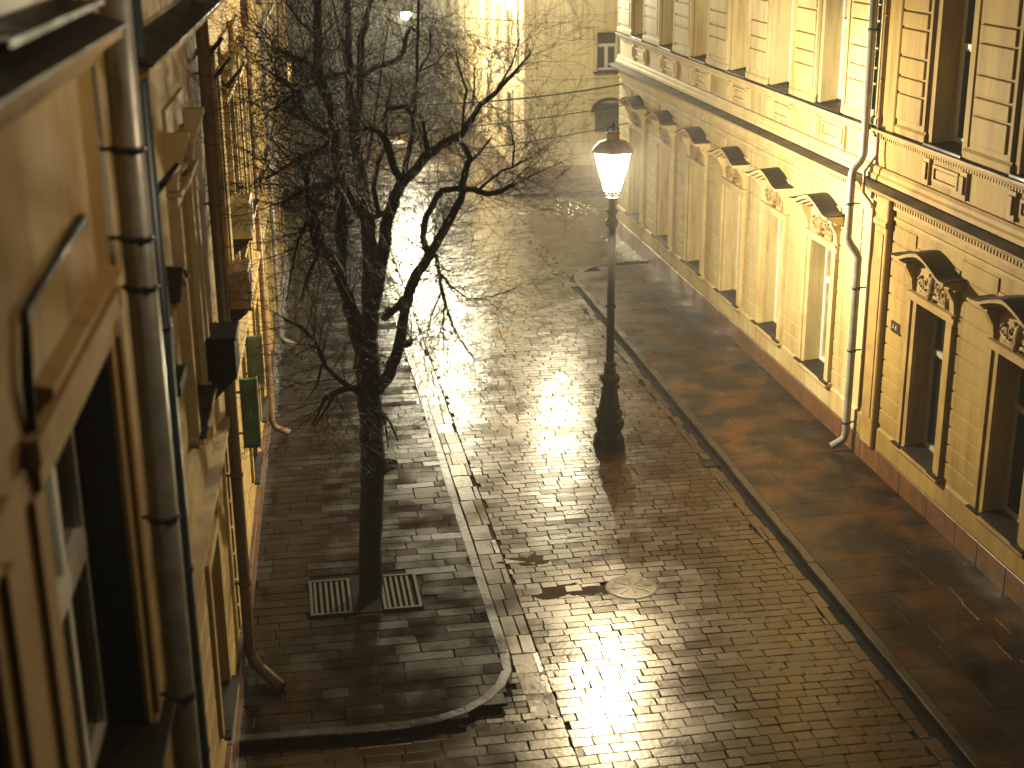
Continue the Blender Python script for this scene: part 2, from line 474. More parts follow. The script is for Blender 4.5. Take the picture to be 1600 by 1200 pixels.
def sweep_kerb(name, path, width, side, z0=-0.03, z1=0.125, step=0.9):
    """kerbstones cut to follow the line, thin joints between them"""
    raw = [Vector((a, b, 0)) for a, b in path]
    pts = []
    for i in range(len(raw) - 1):
        L_ = (raw[i + 1] - raw[i]).length; n = max(1, round(L_ / step))
        for k in range(n): pts.append(raw[i].lerp(raw[i + 1], k / n))
    pts.append(raw[-1])
    nr = []
    for i in range(len(pts)):
        d = (pts[min(i + 1, len(pts) - 1)] - pts[max(i - 1, 0)]).normalized()
        nr.append(Vector((-d.y, d.x, 0)) * side)
    mb = MB()
    for i in range(len(pts) - 1):
        d = (pts[i + 1] - pts[i]).normalized()
        r = random.random(); zt = z1 + rr(-0.004, 0.004); ch = 0.015; jx = rr(-0.004, 0.004)
        ids = []
        for p, nn, e in ((pts[i], nr[i], 0.004), (pts[i + 1], nr[i + 1], -0.004)):
            prof = [(0 + jx, z0), (0 + jx, zt - ch), (ch + jx, zt), (width, zt), (width, z0)]
            ids.append([mb.p(*(p + d * e + nn * w_ + Vector((0, 0, z_)))) for w_, z_ in prof])
        A, B = ids
        for q in range(5):
            mb.face([A[q], A[(q + 1) % 5], B[(q + 1) % 5], B[q]], r)
        mb.face(A[::-1], r); mb.face(B, r)
    return tag(mb.build(name, M['kerb']), kind='structure')

sweep_kerb('left_kerb', arcL, 0.16, -1, step=1.0)
sweep_kerb('right_kerb', arcR, 0.15, -1, step=1.1)
# far pavements of the crossing
fp = MB()
fp.box(8.9, 26, 54.0, FY, -0.02, 0.12); fp.box(8.75, 9.95, FY, 120, -0.02, 0.12)
fp.box(-14, 1.9, 57.0, 60.0, -0.02, 0.12); fp.box(0.55, 1.9, 60.0, 120, -0.02, 0.12)
tag(fp.build('far_pavement', M['slabR']), kind='structure')

bed = MB()
bed.box(-1.3, KL - 1.8, 17.4, 46.0, -0.02, 0.095); bed.box(KL - 1.8, KL - 0.1, 19.0, 46.0, -0.02, 0.095); bed.box(KL - 1.8, KL - 0.9, 17.6, 19.0, -0.02, 0.094)
bed.box(KR + 0.1, RX + 0.1, 8.0, 40.6, -0.02, 0.10); bed.box(KR + 1.2, RX + 0.1, 40.6, 42.2, -0.02, 0.099)
tag(bed.build('pavement_bed', M['joint']), kind='structure')

# puddles lying in the worn courses
def puddle(cx, cy, rx, ry, label):
    mb = MB(); n = 90
    ph = [rr(0, 6.28) for _ in range(4)]
    ids = []
    for k in range(n):
        a = 2 * math.pi * k / n
        r = 1 + 0.22 * math.sin(2 * a + ph[0]) + 0.18 * math.sin(3 * a + ph[1]) + 0.12 * math.sin(5 * a + ph[2]) + 0.1 * math.sin(9 * a + ph[3]) + rr(-.07, .07)
        ids.append(mb.p(cx + rx * r * math.cos(a), cy + ry * r * math.sin(a), 0.0012))
    mb.face(ids, 0.5)
    return tag(mb.build('puddle', M['puddle']), label, 'puddle')

puddle(4.40, 21.05, 0.62, 0.26, 'muddy orange puddle in the setts beside the manhole cover')
puddle(3.85, 22.35, 0.5, 0.19, 'small dark puddle along the left gutter above the muddy one')
puddle(6.65, 26.2, 0.22, 0.10, 'tiny puddle in front of the iron lamp post foot')

# manhole covers
def manhole(x, y, r, label):
    t = empty('manhole_cover', (x, y, -0.02), label, 'manhole cover')
    mb = MB(); mb.lathe([(r, -0.01), (r, 0.006)], 40, (x, y, 0), smooth=False)
    mb.build('rim', M['iron'], t)
    mb = MB(); mb.lathe([(r - 0.03, -0.01), (r - 0.03, 0.012)], 40, (x, y, 0), smooth=False)
    for k in range(8):
        a = k * math.pi / 4
        mb.tube([(x + 0.1 * math.cos(a), y + 0.1 * math.sin(a), 0.013), (x + r * .8 * math.cos(a), y + r * .8 * math.sin(a), 0.013)], 0.005, 4)
    mb.build('lid', M['sett'], t)

manhole(5.42, 20.98, 0.44, 'round iron manhole cover in the setts beside the muddy puddle')

# storm drain in the right gutter
dr = empty('storm_drain', (8.35, 26.05, 0), 'iron storm drain grate in the gutter of the right kerb', 'drain grate')
mb = MB()
mb.box(8.16, 8.19, 25.9, 26.3, -0.01, 0.016); mb.box(8.47, 8.50, 25.9, 26.3, -0.01, 0.016)
mb.box(8.19, 8.47, 25.9, 25.93, -0.01, 0.016); mb.box(8.19, 8.47, 26.27, 26.3, -0.01, 0.016)
mb.build('frame', M['iron'], dr)
mb = MB()
for k in range(5): mb.box(8.205 + k * 0.055, 8.23 + k * 0.055, 25.93, 26.27, -0.01, 0.012)
mb.build('bars', M['iron'], dr)


# ------------------------------------------------------------------ facade pieces
def wall_mesh(tf, u0, u1, v0, v1, openings, depth, back=8.0):
    """front face with real openings and reveals, closed as a solid behind"""
    mb = MB(tf)
    us = sorted(set([u0, u1] + [a for o in openings for a in o[:2]]))
    vs = sorted(set([v0, v1] + [a for o in openings for a in o[2:4]]))
    for i in range(len(us) - 1):
        for j in range(len(vs) - 1):
            cu, cv = (us[i] + us[i + 1]) / 2, (vs[j] + vs[j + 1]) / 2
            if any(o[0] < cu < o[1] and o[2] < cv < o[3] for o in openings): continue
            mb.quad((0, us[i], vs[j]), (0, us[i + 1], vs[j]), (0, us[i + 1], vs[j + 1]), (0, us[i], vs[j + 1]))
    for a, b, c, d in openings:
        for q in (((0, a, c), (0, a, d), (-depth, a, d), (-depth, a, c)), ((0, b, c), (0, b, d), (-depth, b, d), (-depth, b, c)),
                  ((0, a, c), (0, b, c), (-depth, b, c), (-depth, a, c)), ((0, a, d), (0, b, d), (-depth, b, d), (-depth, a, d)),
                  ((-depth - .05, a, c), (-depth - .05, b, c), (-depth - .05, b, d), (-depth - .05, a, d))):
            mb.quad(*q)
    # ends, top, back
    mb.quad((0, u0, v0), (0, u0, v1), (-back, u0, v1), (-back, u0, v0))
    mb.quad((0, u1, v0), (0, u1, v1), (-back, u1, v1), (-back, u1, v0))
    mb.quad((0, u0, v1), (0, u1, v1), (-back, u1, v1), (-back, u0, v1))
    mb.quad((-back, u0, v0), (-back, u1, v0), (-back, u1, v1), (-back, u0, v1))
    return mb


def sash(mb, mp, u0, u1, v0, v1, w, fr=0.07, transom=0.68, mull=1, th=0.05, bar=0.035):
    """frame bars into mb, glass into mp"""
    mb.box(w, w + th, u0, u0 + fr, v0, v1); mb.box(w, w + th, u1 - fr, u1, v0, v1)
    mb.box(w, w + th, u0 + fr, u1 - fr, v0, v0 + fr); mb.box(w, w + th, u0 + fr, u1 - fr, v1 - fr, v1)
    vt = v0 + (v1 - v0) * transom
    mb.box(w, w + th + 0.015, u0 + fr, u1 - fr, vt - fr * 0.6, vt + fr * 0.6)
    cu = (u0 + u1) / 2
    if mull:
        mb.box(w, w + th + 0.006, cu - bar, cu + bar, v0 + fr, vt - fr * 0.6)
        if mull > 1: mb.box(w, w + th + 0.006, cu - bar, cu + bar, vt + fr * 0.6, v1 - fr)
        # casement stiles next to the mullion
        for s in (u0 + fr, cu + bar):
            e = cu - bar if s == u0 + fr else u1 - fr
            mb.box(w, w + th - 0.012, s, s + 0.035, v0 + fr, vt - fr * .6); mb.box(w, w + th - 0.012, e - 0.035, e, v0 + fr, vt - fr * .6)
            mb.box(w, w + th - 0.012, s + .035, e - .035, v0 + fr, v0 + fr + 0.04); mb.box(w, w + th - 0.012, s + .035, e - .035, vt - fr * .6 - .04, vt - fr * .6)
    mp.quad((w + 0.012, u0, v0), (w + 0.012, u1, v0), (w + 0.012, u1, v1), (w + 0.012, u0, v1))


def spiral(mb, cw, cu, cv, R, turns, rad, flip=1, n=18, squash=1.0, a0=0.0):
    pts = []; rs = []
    for k in range(n + 1):
        t = k / n
        r = R * (1 - 0.85 * t); a = a0 + flip * turns * 2 * math.pi * t
        pts.append((cw + 0.02 * t, cu + r * math.cos(a), cv + squash * r * math.sin(a))); rs.append(rad * (1 - 0.4 * t))
    mb.tube(pts, rs, 6)


def blob(mb, cw, cu, cv, sw, su, sv, ang=0.0, n=8):
    """leaf-like lump"""
    ca, sa = math.cos(ang), math.sin(ang)
    rings = []
    for i in range(1, 5):
        f = i / 5 * math.pi
        ring = []
        for k in range(n):
            a = 2 * math.pi * k / n
            x = math.cos(f) * su; y = math.sin(f) * math.cos(a) * sv; z = math.sin(f) * math.sin(a) * sw
            ring.append(mb.p(cw + z, cu + x * ca - y * sa, cv + x * sa + y * ca))
        rings.append(ring)
    e0 = mb.p(cw, cu + su * ca, cv + su * sa); e1 = mb.p(cw, cu - su * ca, cv - su * sa)
    for i in range(3):
        for k in range(n):
            mb.face([rings[i][k], rings[i][(k + 1) % n], rings[i + 1][(k + 1) % n], rings[i + 1][k]], 0.5, True)
    for k in range(n):
        mb.face([e0, rings[0][k], rings[0][(k + 1) % n]], 0.5, True); mb.face([e1, rings[3][(k + 1) % n], rings[3][k]], 0.5, True)


def relief_mesh(tf, c, v0, v1, half, w=0.07):
    """scrollwork cartouche between architrave and hood"""
    mb = MB(tf)
    cv = (v0 + v1) / 2; h = (v1 - v0)
    rs = random.getstate(); random.seed(11)
    for s in (-1, 1):
        spiral(mb, w, c + s * half * 0.36, cv + h * 0.08, h * 0.30, 1.3, 0.032, flip=s, a0=math.pi / 2)
        spiral(mb, w, c + s * half * 0.72, cv - h * 0.10, h * 0.26, 1.2, 0.028, flip=-s, a0=-math.pi / 2)
        for k in range(6):
            blob(mb, w, c + s * (half * (0.14 + 0.14 * k)), cv + h * rr(-0.34, 0.34), 0.045, rr(0.06, 0.11), 0.03, rr(-1.5, 1.5))
        mb.tube([(w, c + s * half * 0.08, cv - h * 0.5), (w + .03, c + s * half * .2, cv - h * .28), (w, c + s * half * .5, cv - h * .34), (w, c + s * half * .95, cv - h * .15)], [0.03, 0.035, 0.03, 0.015], 6)
    blob(mb, w + 0.02, c, cv + h * 0.05, 0.09, 0.10, h * 0.42, 0)
    blob(mb, w + 0.05, c, cv - h * 0.32, 0.07, 0.07, 0.09, 0)
    random.setstate(rs)
    return mb


def hood_profile(half, base, rise, n=16):
    pts = []
    for k in range(n + 1):
        x = -1 + 2 * k / n
        a = min(1.0, abs(x) / 0.84); y = (1 - a ** 1.45) if a < 0.95 else 0.04
        pts.append((x * half, base + rise * y))
    return pts


def hood(tf, c, half, base, rise, proj):
    """curved pediment: light moulding body and a dark sheet-metal top"""
    body = MB(tf); topm = MB(tf)
    P = hood_profile(half, base, rise)
    for i in range(len(P) - 1):
        (ua, va), (ub, vb) = P[i], P[i + 1]
        for (w1, t0, t1) in ((proj, 0.0, 0.07), (proj * 0.72, -0.06, 0.0), (proj * 0.45, -0.11, -0.06)):
            A = [body.p(0, c + ua, va + t0), body.p(w1, c + ua, va + t0), body.p(w1, c + ua, va + t1), body.p(0, c + ua, va + t1)]
            B = [body.p(0, c + ub, vb + t0), body.p(w1, c + ub, vb + t0), body.p(w1, c + ub, vb + t1), body.p(0, c + ub, vb + t1)]
            for q in range(4): body.face([A[q], A[(q + 1) % 4], B[(q + 1) % 4], B[q]], 0.5)
            if i == 0: body.face(A[::-1], 0.5)
            if i == len(P) - 2: body.face(B, 0.5)
        e = 0.03
        A = [topm.p(0.0, c + ua * 1.02, va + 0.10), topm.p(proj + e, c + ua * 1.02, va + 0.075), topm.p(proj + e, c + ua * 1.02, va + 0.085), topm.p(0.0, c + ua * 1.02, va + 0.115)]
        B = [topm.p(0.0, c + ub * 1.02, vb + 0.10), topm.p(proj + e, c + ub * 1.02, vb + 0.075), topm.p(proj + e, c + ub * 1.02, vb + 0.085), topm.p(0.0, c + ub * 1.02, vb + 0.115)]
        for q in range(4): topm.face([A[q], A[(q + 1) % 4], B[(q + 1) % 4], B[q]], 0.5)
        if i == 0: topm.face(A[::-1], 0.5)
        if i == len(P) - 2: topm.face(B, 0.5)
    return body, topm


def ornate_window(parent, tf, c, half, v0, v1, depth, glassmat, sashmat, trimmat, cas=0.30, hv=0.62, proj=0.42, with_hood=True, cap=True, transom=0.68):
    """part 'window' with sub-parts; origin of the part is the building root"""
    w_ = MB(tf)
    # casing: two fasciae on each side and across the head
    o, i_ = half + cas, half
    for s in (-1, 1):
        for (a, b, t) in ((i_ + 0.0, i_ + cas * 0.55, 0.07), (i_ + cas * 0.55, o, 0.11)):
            ua, ub = sorted((c + s * a, c + s * b))
            w_.box(-0.003, t, ua, ub, v0 - 0.02, v1 + (0.0 if t < .1 else 0.0))
        # foot block
    w_.box(-0.003, 0.09, c - o, c + o, v1, v1 + 0.12)
    w_.box(-0.003, 0.14, c - o - .02, c + o + .02, v1 + 0.12, v1 + 0.17)
    win = w_.build('window', trimmat, parent)
    mb, mp = MB(tf), MB(tf)
    sash(mb, mp, c - half, c + half, v0 + 0.02, v1, -depth, transom=transom)
    mb.build('sash', sashmat, win); mp.build('pane', glassmat, win)
    mb = MB(tf)
    mb.prof([(-depth + 0.06, v0), (-depth + 0.06, v0 + 0.05), (0.17, v0 + 0.012), (0.17, v0 - 0.0)], c - half + 0.002, c + half - 0.002)
    mb.box(0.112, 0.19, c - o - 0.05, c - half + 0.001, v0 - 0.02, v0 + 0.012); mb.box(0.112, 0.19, c + half - .001, c + o + 0.05, v0 - 0.02, v0 + 0.012)
    mb.build('sill_flashing', M['flash'], win)
    mb = MB(tf); mb.box(0, 0.165, c - o - 0.04, c + o + 0.04, v0 - 0.09, v0 - 0.021); mb.box(0, 0.10, c - o, c + o, v0 - 0.15, v0 - 0.09)
    mb.build('sill', trimmat, win)
    if with_hood:
        rv0, rv1 = v1 + 0.17, v1 + 0.17 + hv - 0.12
        for s in (-1, 1):
            mbx = None
        mb = MB(tf)
        mb.box(-0.002, 0.04, c - o + 0.04, c + o - 0.04, rv0, rv1 + 0.28)
        for s in (-1, 1):
            ua, ub = sorted((c + s * (o - 0.14), c + s * (o + 0.02)))
            mb.prof([(0, rv0 + .02), (0.10, rv0 + .02), (0.13, rv0 + 0.25), (0.26, rv1 - 0.02), (0.26, rv1 + .04), (0, rv1 + .04)], ua, ub)
        mb.build('frieze', trimmat, win)
        relief_mesh(tf, c, rv0 + 0.02, rv1, half + 0.05).build('relief', M['relief'], win)
        if not cap: return win
        b, t = hood(tf, c, o + 0.16, rv1 + 0.06, 0.26, proj)
        b.build('hood', trimmat, win); t.build('hood_flashing', M['flash'], win)
    return win


def plain_window(parent, tf, c, half, v0, v1, depth, glassmat, sashmat, trimmat, cas=0.16, transom=0.66, sill=True, mull=1):
    mb = MB(tf)
    o = half + cas
    for s in (-1, 1):
        ua, ub = sorted((c + s * half, c + s * o)); mb.box(-0.003, 0.06, ua, ub, v0, v1)
    mb.box(-0.003, 0.06, c - o, c + o, v1, v1 + cas)
    win = mb.build('window', trimmat, parent)
    mb, mp = MB(tf), MB(tf)
    sash(mb, mp, c - half, c + half, v0 + 0.02, v1, -depth, transom=transom, mull=mull)
    mb.build('sash', sashmat, win); mp.build('pane', glassmat, win)
    if sill:
        mb = MB(tf); mb.prof([(-depth + 0.06, v0), (-depth + 0.06, v0 + 0.05), (0.15, v0 + 0.012), (0.15, v0 - 0.03), (0.10, v0 - .03)], c - half + .002, c + half - .002)
        mb.box(0.062, 0.15, c - o, c - half, v0 - 0.03, v0 + .012); mb.box(0.062, 0.15, c + half, c + o, v0 - 0.03, v0 + .012)
        mb.build('sill', M['flash'], win)
    return win


def drainpipe(parent, pts, r, m, clamps=(), nm='drainpipe', clampm=None, wallvec=None):
    mb = MB(); mb.tube(pts, r, 14)
    p = mb.build(nm, m, parent)
    for q, up in clamps:
        mb = MB(); q = Vector(q)
        mb.tube([q - Vector((0, 0, 0.025)), q + Vector((0, 0, 0.025))], r + 0.012, 14)
        if wallvec: mb.tube([q, q + Vector(wallvec)], 0.018, 6)
        mb.build('clamp', clampm or m, p)
    return p


# ------------------------------------------------------------------ right buildings: two townhouses of one design in cream and ochre, the ochre darkened to deepen light falloff
RC = [28.3, 31.35, 34.4, 37.7, 41.0, 44.4]
RCN = [22.95, 19.85, 16.75, 13.65]
HG, HU = 0.60, 0.58
GV0, GV1 = 1.12, 3.95
UV0, UV1 = 6.84, 9.40
YJ = 25.80                     # joint between the two houses


def courses(mb, ua, ub, va, vb, h=0.335, t=0.028, gap=0.03):
    v = va
    while v < vb - 0.1:
        ve = min(v + h, vb)
        mb.prof([(-0.002, v), (t * 0.5, v), (t, v + 0.012), (t, ve - gap - 0.012), (t * 0.5, ve - gap), (-0.002, ve - gap)], ua, ub)
        v += h


def frame_panel(mb, ua, ub, va, vb, t=0.045, b=0.055):
    mb.box(0, t, ua, ub, va, va + b); mb.box(0, t, ua, ub, vb - b, vb)
    mb.box(0, t, ua, ua + b, va + b, vb - b); mb.box(0, t, ub - b, ub, va + b, vb - b)


def townhouse(name, label, y0, y1, cents, sm, tm, cut, glassm, sashm, uglass):
    """cut: stretch of wall left free of rustication for the corner pilaster"""
    B = empty(name, (RX, (y0 + y1) / 2, 0), label, 'building')
    op = [(c - HG, c + HG, GV0, GV1) for c in cents] + [(c - HU, c + HU, UV0, UV1) for c in cents]
    wall_mesh(TR, y0, y1, -0.02, 13.4, op, 0.40).build('wall', sm, B)
    edges = [y0]
    for c in sorted(cents): edges += [c - HG - 0.30, c + HG + 0.30]
    edges.append(y1)
    mb = MB(TR)
    for i in range(0, len(edges), 2):
        a, b = edges[i] + 0.02, edges[i + 1] - 0.02
        if a < cut[0] < b: b = cut[0]
        elif a < cut[1] < b: a = cut[1]
        courses(mb, a, b, 1.12, 5.15)
    mb.build('rustication', sm, B)
    mb = MB(TR); u = y0
    while u < y1 - .05:
        l = rr(0.8, 1.25); mb.box(-0.01, 0.07 + rr(-.004, .004), u + 0.005, min(u + l, y1) - 0.005, -0.02, 0.56 + rr(-.003, .003), ch=0.008); u += l
    mb.build('plinth', M['plinth'], B)
    e = 0.0 if y1 < 30 else 0.1
    mb = MB(TR); mb.prof([(0, 0.575), (0.05, 0.575), (0.05, 1.0), (0.0, 1.04)], y0, y1); mb.build('base_course', sm, B)
    mb = MB(TR)
    mb.box(0, 0.035, y0, y1, 5.20, 5.26); mb.box(0, 0.06, y0, y1, 5.40, 5.46)
    mb.prof([(0, 5.56), (0.10, 5.56), (0.16, 5.62), (0.26, 5.64), (0.30, 5.70), (0.30, 5.76), (0, 5.80)], y0, y1 + e)
    mb.build('cornice', tm, B)
    mb = MB(TR); u = y0 + .05
    while u < y1 - .06:
        mb.box(0, 0.05, u, u + 0.055, 5.455, 5.565); u += 0.11
    mb.build('dentil_band', tm, B)
    mb = MB(TR); mb.prof([(0.02, 5.83), (0.41, 5.768), (0.41, 5.758), (0.02, 5.805)], y0, y1 + e); mb.build('cornice_flashing', M['flash'], B)
    mb = MB(TR)
    mb.prof([(0, 5.83), (0.14, 5.83), (0.14, 5.91), (0.10, 5.95), (0.10, 6.02), (0.06, 6.07), (0, 6.07)], y0, y1 + e / 2)
    mb.build('string_course', tm, B)
    mb = MB(TR); mb.prof([(0, 6.66), (0.07, 6.66), (0.10, 6.72), (0.17, 6.74), (0.17, 6.79), (0, 6.81)], y0, y1 + e / 2); mb.build('sill_belt', tm, B)
    mb = MB(TR); mb.prof([(0.105, 6.818), (0.20, 6.797), (0.20, 6.79), (0.105, 6.808)], y0, y1 + e / 2); mb.build('sill_flashing', M['flash'], B)
    mb = MB(TR); u = y0 + .05
    while u < y1 - .06:
        mb.box(0, 0.045, u, u + 0.05, 6.585, 6.665); u += 0.095
    mb.build('small_dentils', tm, B)
    for c in cents:
        mb = MB(TR)
        frame_panel(mb, c - 0.48, c + 0.48, 6.20, 6.50); mb.box(0, 0.02, c - 0.38, c + 0.38, 6.28, 6.42)
        for s in (-1, 1):
            mb.box(0, 0.06, c + s * 0.72 - 0.12, c + s * 0.72 + 0.12, 6.10, 6.575)
            mb.box(0.06, 0.10, c + s * 0.72 - 0.07, c + s * 0.72 + 0.07, 6.20, 6.50)
        mb.build('apron_panel', tm, B)
    ed = [y0] + [x for c in sorted(cents) for x in (c - HU - 0.16, c + HU + 0.16)] + [y1]
    for i in range(0, len(ed), 2):
        p0, p1 = ed[i], ed[i + 1]
        if p0 < YJ - .2 < p1 + .1 and p1 <= YJ: p1 = 25.15
        if p0 == YJ: p0 = 26.4
        if p1 - p0 < 0.6: continue
        mb = MB(TR)
        mb.box(0, 0.09, p0 + 0.02, p1 - 0.02, 6.82, 9.9)
        mb.prof([(0.09, 6.84), (0.13, 6.84), (0.13, 6.95), (0.09, 7.0)], p0, p1)
        pa, pb = p0 + 0.22, p1 - 0.22
        v = 7.10
        for h in (0.50, 0.30, 0.36, 0.50, 0.30, 0.5):
            if pb - pa > 0.25: mb.box(0.088, 0.13, pa, pb, v, v + h - 0.04, ch=0.014)
            v += h
        mb.box(0.09, 0.12, p0 + 0.04, p0 + 0.13, 7.02, 9.6); mb.box(0.09, 0.12, p1 - 0.13, p1 - 0.04, 7.02, 9.6)
        mb.build('pier', sm, B)
    mb = MB(TR); mb.box(0, 0.14, y0, y1, 9.9, 10.1); mb.prof([(0, 12.7), (0.2, 12.7), (0.55, 13.1), (0.55, 13.2), (0, 13.3)], y0, y1 + e); mb.build('roof_cornice', tm, B)
    mb = MB(TR); mb.prof([(0.6, 13.4), (0.6, 13.45), (-8.2, 14.6), (-8.2, 13.4)], y0, y1 + e); mb.build('roof', M['flash'], B)
    w0 = ornate_window(B, TR, cents[0], HG, GV0, GV1, 0.34, glassm, sashm, tm)
    u0w = plain_window(B, TR, cents[0], HU, UV0, UV1, 0.38, uglass[0], M['white'], sm, cas=0.14, mull=1)
    for k, c in enumerate(cents[1:]):
        copy_tree(w0, B, (0, c - cents[0], 0))
        cp = copy_tree(u0w, B, (0, c - cents[0], 0))
        for ch in cp.children:
            if ch.name.startswith('pane') and uglass[(k + 1) % len(uglass)] is not uglass[0]:
                ch.data = ch.data.copy(); ch.data.materials[0] = uglass[(k + 1) % len(uglass)]
    return B


RB = townhouse('cream_townhouse', 'pale cream townhouse beside the glowing lamp, beyond the drainpipe joint', YJ + .004, 47.0, RC, M['stucco'], M['trim'], (0, 26.35),
               M['curtain'], M['white'], [M['curtain'], M['glass'], M['curtain']])
RB2 = townhouse('ochre_townhouse', 'ochre townhouse darkened for light falloff with number plate and black carved hoods at the near right', 4.0, YJ, RCN, M['stucco2'], M['trim2'], (24.88, 99),
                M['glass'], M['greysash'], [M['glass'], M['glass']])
# narrow raised pilaster in the corner and its capital
mb = MB(TR)
mb.box(0, 0.15, 24.90, 25.42, 0.575, 5.56, ch=0.02)
mb.prof([(0.15, 5.0), (0.19, 5.05), (0.19, 5.12), (0.15, 5.16)], 24.88, 25.44)
mb.box(0.15, 0.17, 25.0, 25.32, 1.2, 4.9)
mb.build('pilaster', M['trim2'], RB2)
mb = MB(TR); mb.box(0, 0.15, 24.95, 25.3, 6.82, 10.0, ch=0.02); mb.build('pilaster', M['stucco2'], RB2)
# drainpipe running down the joint, kinked round the cornice
px = lambda w, u, v: TR(w, u, v)
pts = [px(0.24, 26.0, 13.0), px(0.24, 26.0, 6.25), px(0.30, 26.0, 6.12), px(0.42, 26.0, 5.98), px(0.45, 26.0, 5.86), px(0.45, 26.0, 4.62),
       px(0.40, 25.98, 4.50), px(0.28, 25.96, 4.34), px(0.22, 25.96, 4.22), px(0.22, 25.96, 0.55), px(0.26, 25.96, 0.38), px(0.50, 26.0, 0.22)]
drainpipe(RB, pts, 0.078, M['zinc'], [(px(0.24, 26.0, 8.6), 1), (px(0.45, 26.0, 5.3), 1), (px(0.22, 25.96, 3.6), 1), (px(0.22, 25.96, 2.3), 1), (px(0.22, 25.96, 0.75), 1)], clampm=M['darkpipe'], wallvec=(0.2, 0, 0))
pts = [px(0.14, 25.62, 13.0), px(0.14, 25.62, 6.3), px(0.36, 25.62, 6.0), px(0.36, 25.62, 5.6), px(0.12, 25.62, 5.3), px(0.10, 25.62, 1.2)]
drainpipe(RB2, pts, 0.03, M['brownpipe'], [(px(0.14, 25.62, 8.9), 1), (px(0.14, 25.62, 7.7), 1)], nm='conduit')
# enamel number plate (illegible in the photograph: a few pale strokes)
mb = MB(TR); mb.box(0.022, 0.04, 24.22, 24.62, 3.10, 3.32, ch=0.004)
pt = mb.build('number_plate', M['plate'], RB2)
mb = MB(TR)
# "4A" read from the far end towards the camera (u runs right to left for someone facing the wall)
def stroke(a, b): mb.tube([(0.043, a[0], a[1]), (0.043, b[0], b[1])], 0.006, 4)
stroke((24.50, 3.27), (24.545, 3.19)); stroke((24.545, 3.19), (24.475, 3.19)); stroke((24.49, 3.23), (24.49, 3.15))
stroke((24.42, 3.15), (24.385, 3.26)); stroke((24.385, 3.26), (24.35, 3.15)); stroke((24.405, 3.19), (24.365, 3.19))
mb.build('digits', M['white'], pt)


# ------------------------------------------------------------------ left buildings
LA = empty('ochre_building', TL(0, 8, 0), 'blurred ochre stucco building with tall white windows, nearest at the left edge', 'building')
opA = [(7.98, 10.62, 4.55, 7.85), (4.4, 6.5, 4.55, 7.85), (7.98, 10.5, 10.34, 13.6), (8.5, 10.6, 0.9, 2.9)]
wall_mesh(TL, -6, 11.75, -0.02, 15.0, opA, 0.45, back=7).build('wall', M['ochre'], LA)
mb = MB(TL); mb.prof([(0, 9.90), (0.10, 9.90), (0.20, 10.04), (0.30, 10.08), (0.30, 10.15), (0, 10.18)], -6, 10.9); mb.build('cornice', M['ochre'], LA)
mb = MB(TL); mb.prof([(0.0, 10.27), (0.34, 10.16), (0.34, 10.175), (0, 10.29)], -6, 10.93); mb.build('cornice_flashing', M['flash'], LA)
mb = MB(TL); mb.prof([(0, 0), (0.08, 0), (0.08, 0.9), (0.0, 0.95)], -6, 11.74); mb.build('plinth', M['plinth'], LA)


def big_window(parent, c0, c1, v0, v1, glassm, w=-0.38):
    mb = MB(TL)
    for a, b, t in ((c0 - 0.20, c0, 0.02), (c0 - 0.36, c0 - 0.20, 0.04), (c1, c1 + 0.20, 0.04), (c1 + 0.20, c1 + 0.36, 0.08)):
        mb.box(-0.003, t, a, b, v0 - 0.02, v1)
    mb.box(-0.003, 0.05, c0 - 0.20, c1 + 0.20, v1, v1 + 0.20); mb.box(-0.003, 0.10, c0 - 0.36, c1 + 0.36, v1 + 0.20, v1 + 0.36)
    win = mb.build('window', M['ochre'], parent)
    mb, mp = MB(TL), MB(TL)
    fr = 0.09
    mb.box(w, w + .07, c0, c0 + fr, v0, v1); mb.box(w, w + .07, c1 - fr, c1, v0, v1)
    mb.box(w, w + .07, c0 + fr, c1 - fr, v0, v0 + fr); mb.box(w, w + .07, c0 + fr, c1 - fr, v1 - fr, v1)
    vt = v0 + (v1 - v0) * 0.53
    mb.box(w, w + .09, c0 + fr, c1 - fr, vt - .07, vt + .07)
    nl = 3; lw = (c1 - c0 - 2 * fr) / nl
    for k in range(nl):
        a = c0 + fr + lw * k + .004; b = a + lw - .008
        for (va, vb) in ((v0 + fr, vt - .07), (vt + .07, v1 - fr)):
            s = 0.062
            mb.box(w + .01, w + .085, a, a + s, va, vb); mb.box(w + .01, w + .085, b - s, b, va, vb)
            mb.box(w + .01, w + .085, a + s, b - s, va, va + s); mb.box(w + .01, w + .085, a + s, b - s, vb - s, vb)
    mb.build('sash', M['white'], win)
    mp.quad((w + .02, c0, v0), (w + .02, c1, v0), (w + .02, c1, v1), (w + .02, c0, v1)); mp.build('pane', glassm, win)
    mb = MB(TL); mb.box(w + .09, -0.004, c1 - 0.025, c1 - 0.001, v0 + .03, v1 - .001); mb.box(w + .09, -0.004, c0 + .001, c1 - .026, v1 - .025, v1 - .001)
    mb.build('reveal_shade', M['dark_reveal'], win)  # dark strips on far jamb and head deepen the reveal's shade
    mb = MB(TL); mb.prof([(w + .07, v0 - .0), (w + .07, v0 + .05), (0.2, v0 + 0.01), (0.2, v0 - .03), (0.1, v0 - .03)], c0 - 0.3 if False else c0 + .002, c1 - .002)
    mb.box(0.101, 0.2, c0 - 0.36, c0, v0 - .03, v0 + .01); mb.box(0.101, 0.2, c1, c1 + .36, v0 - .03, v0 + .01)
    mb.build('sill', M['flash'], win)
    return win

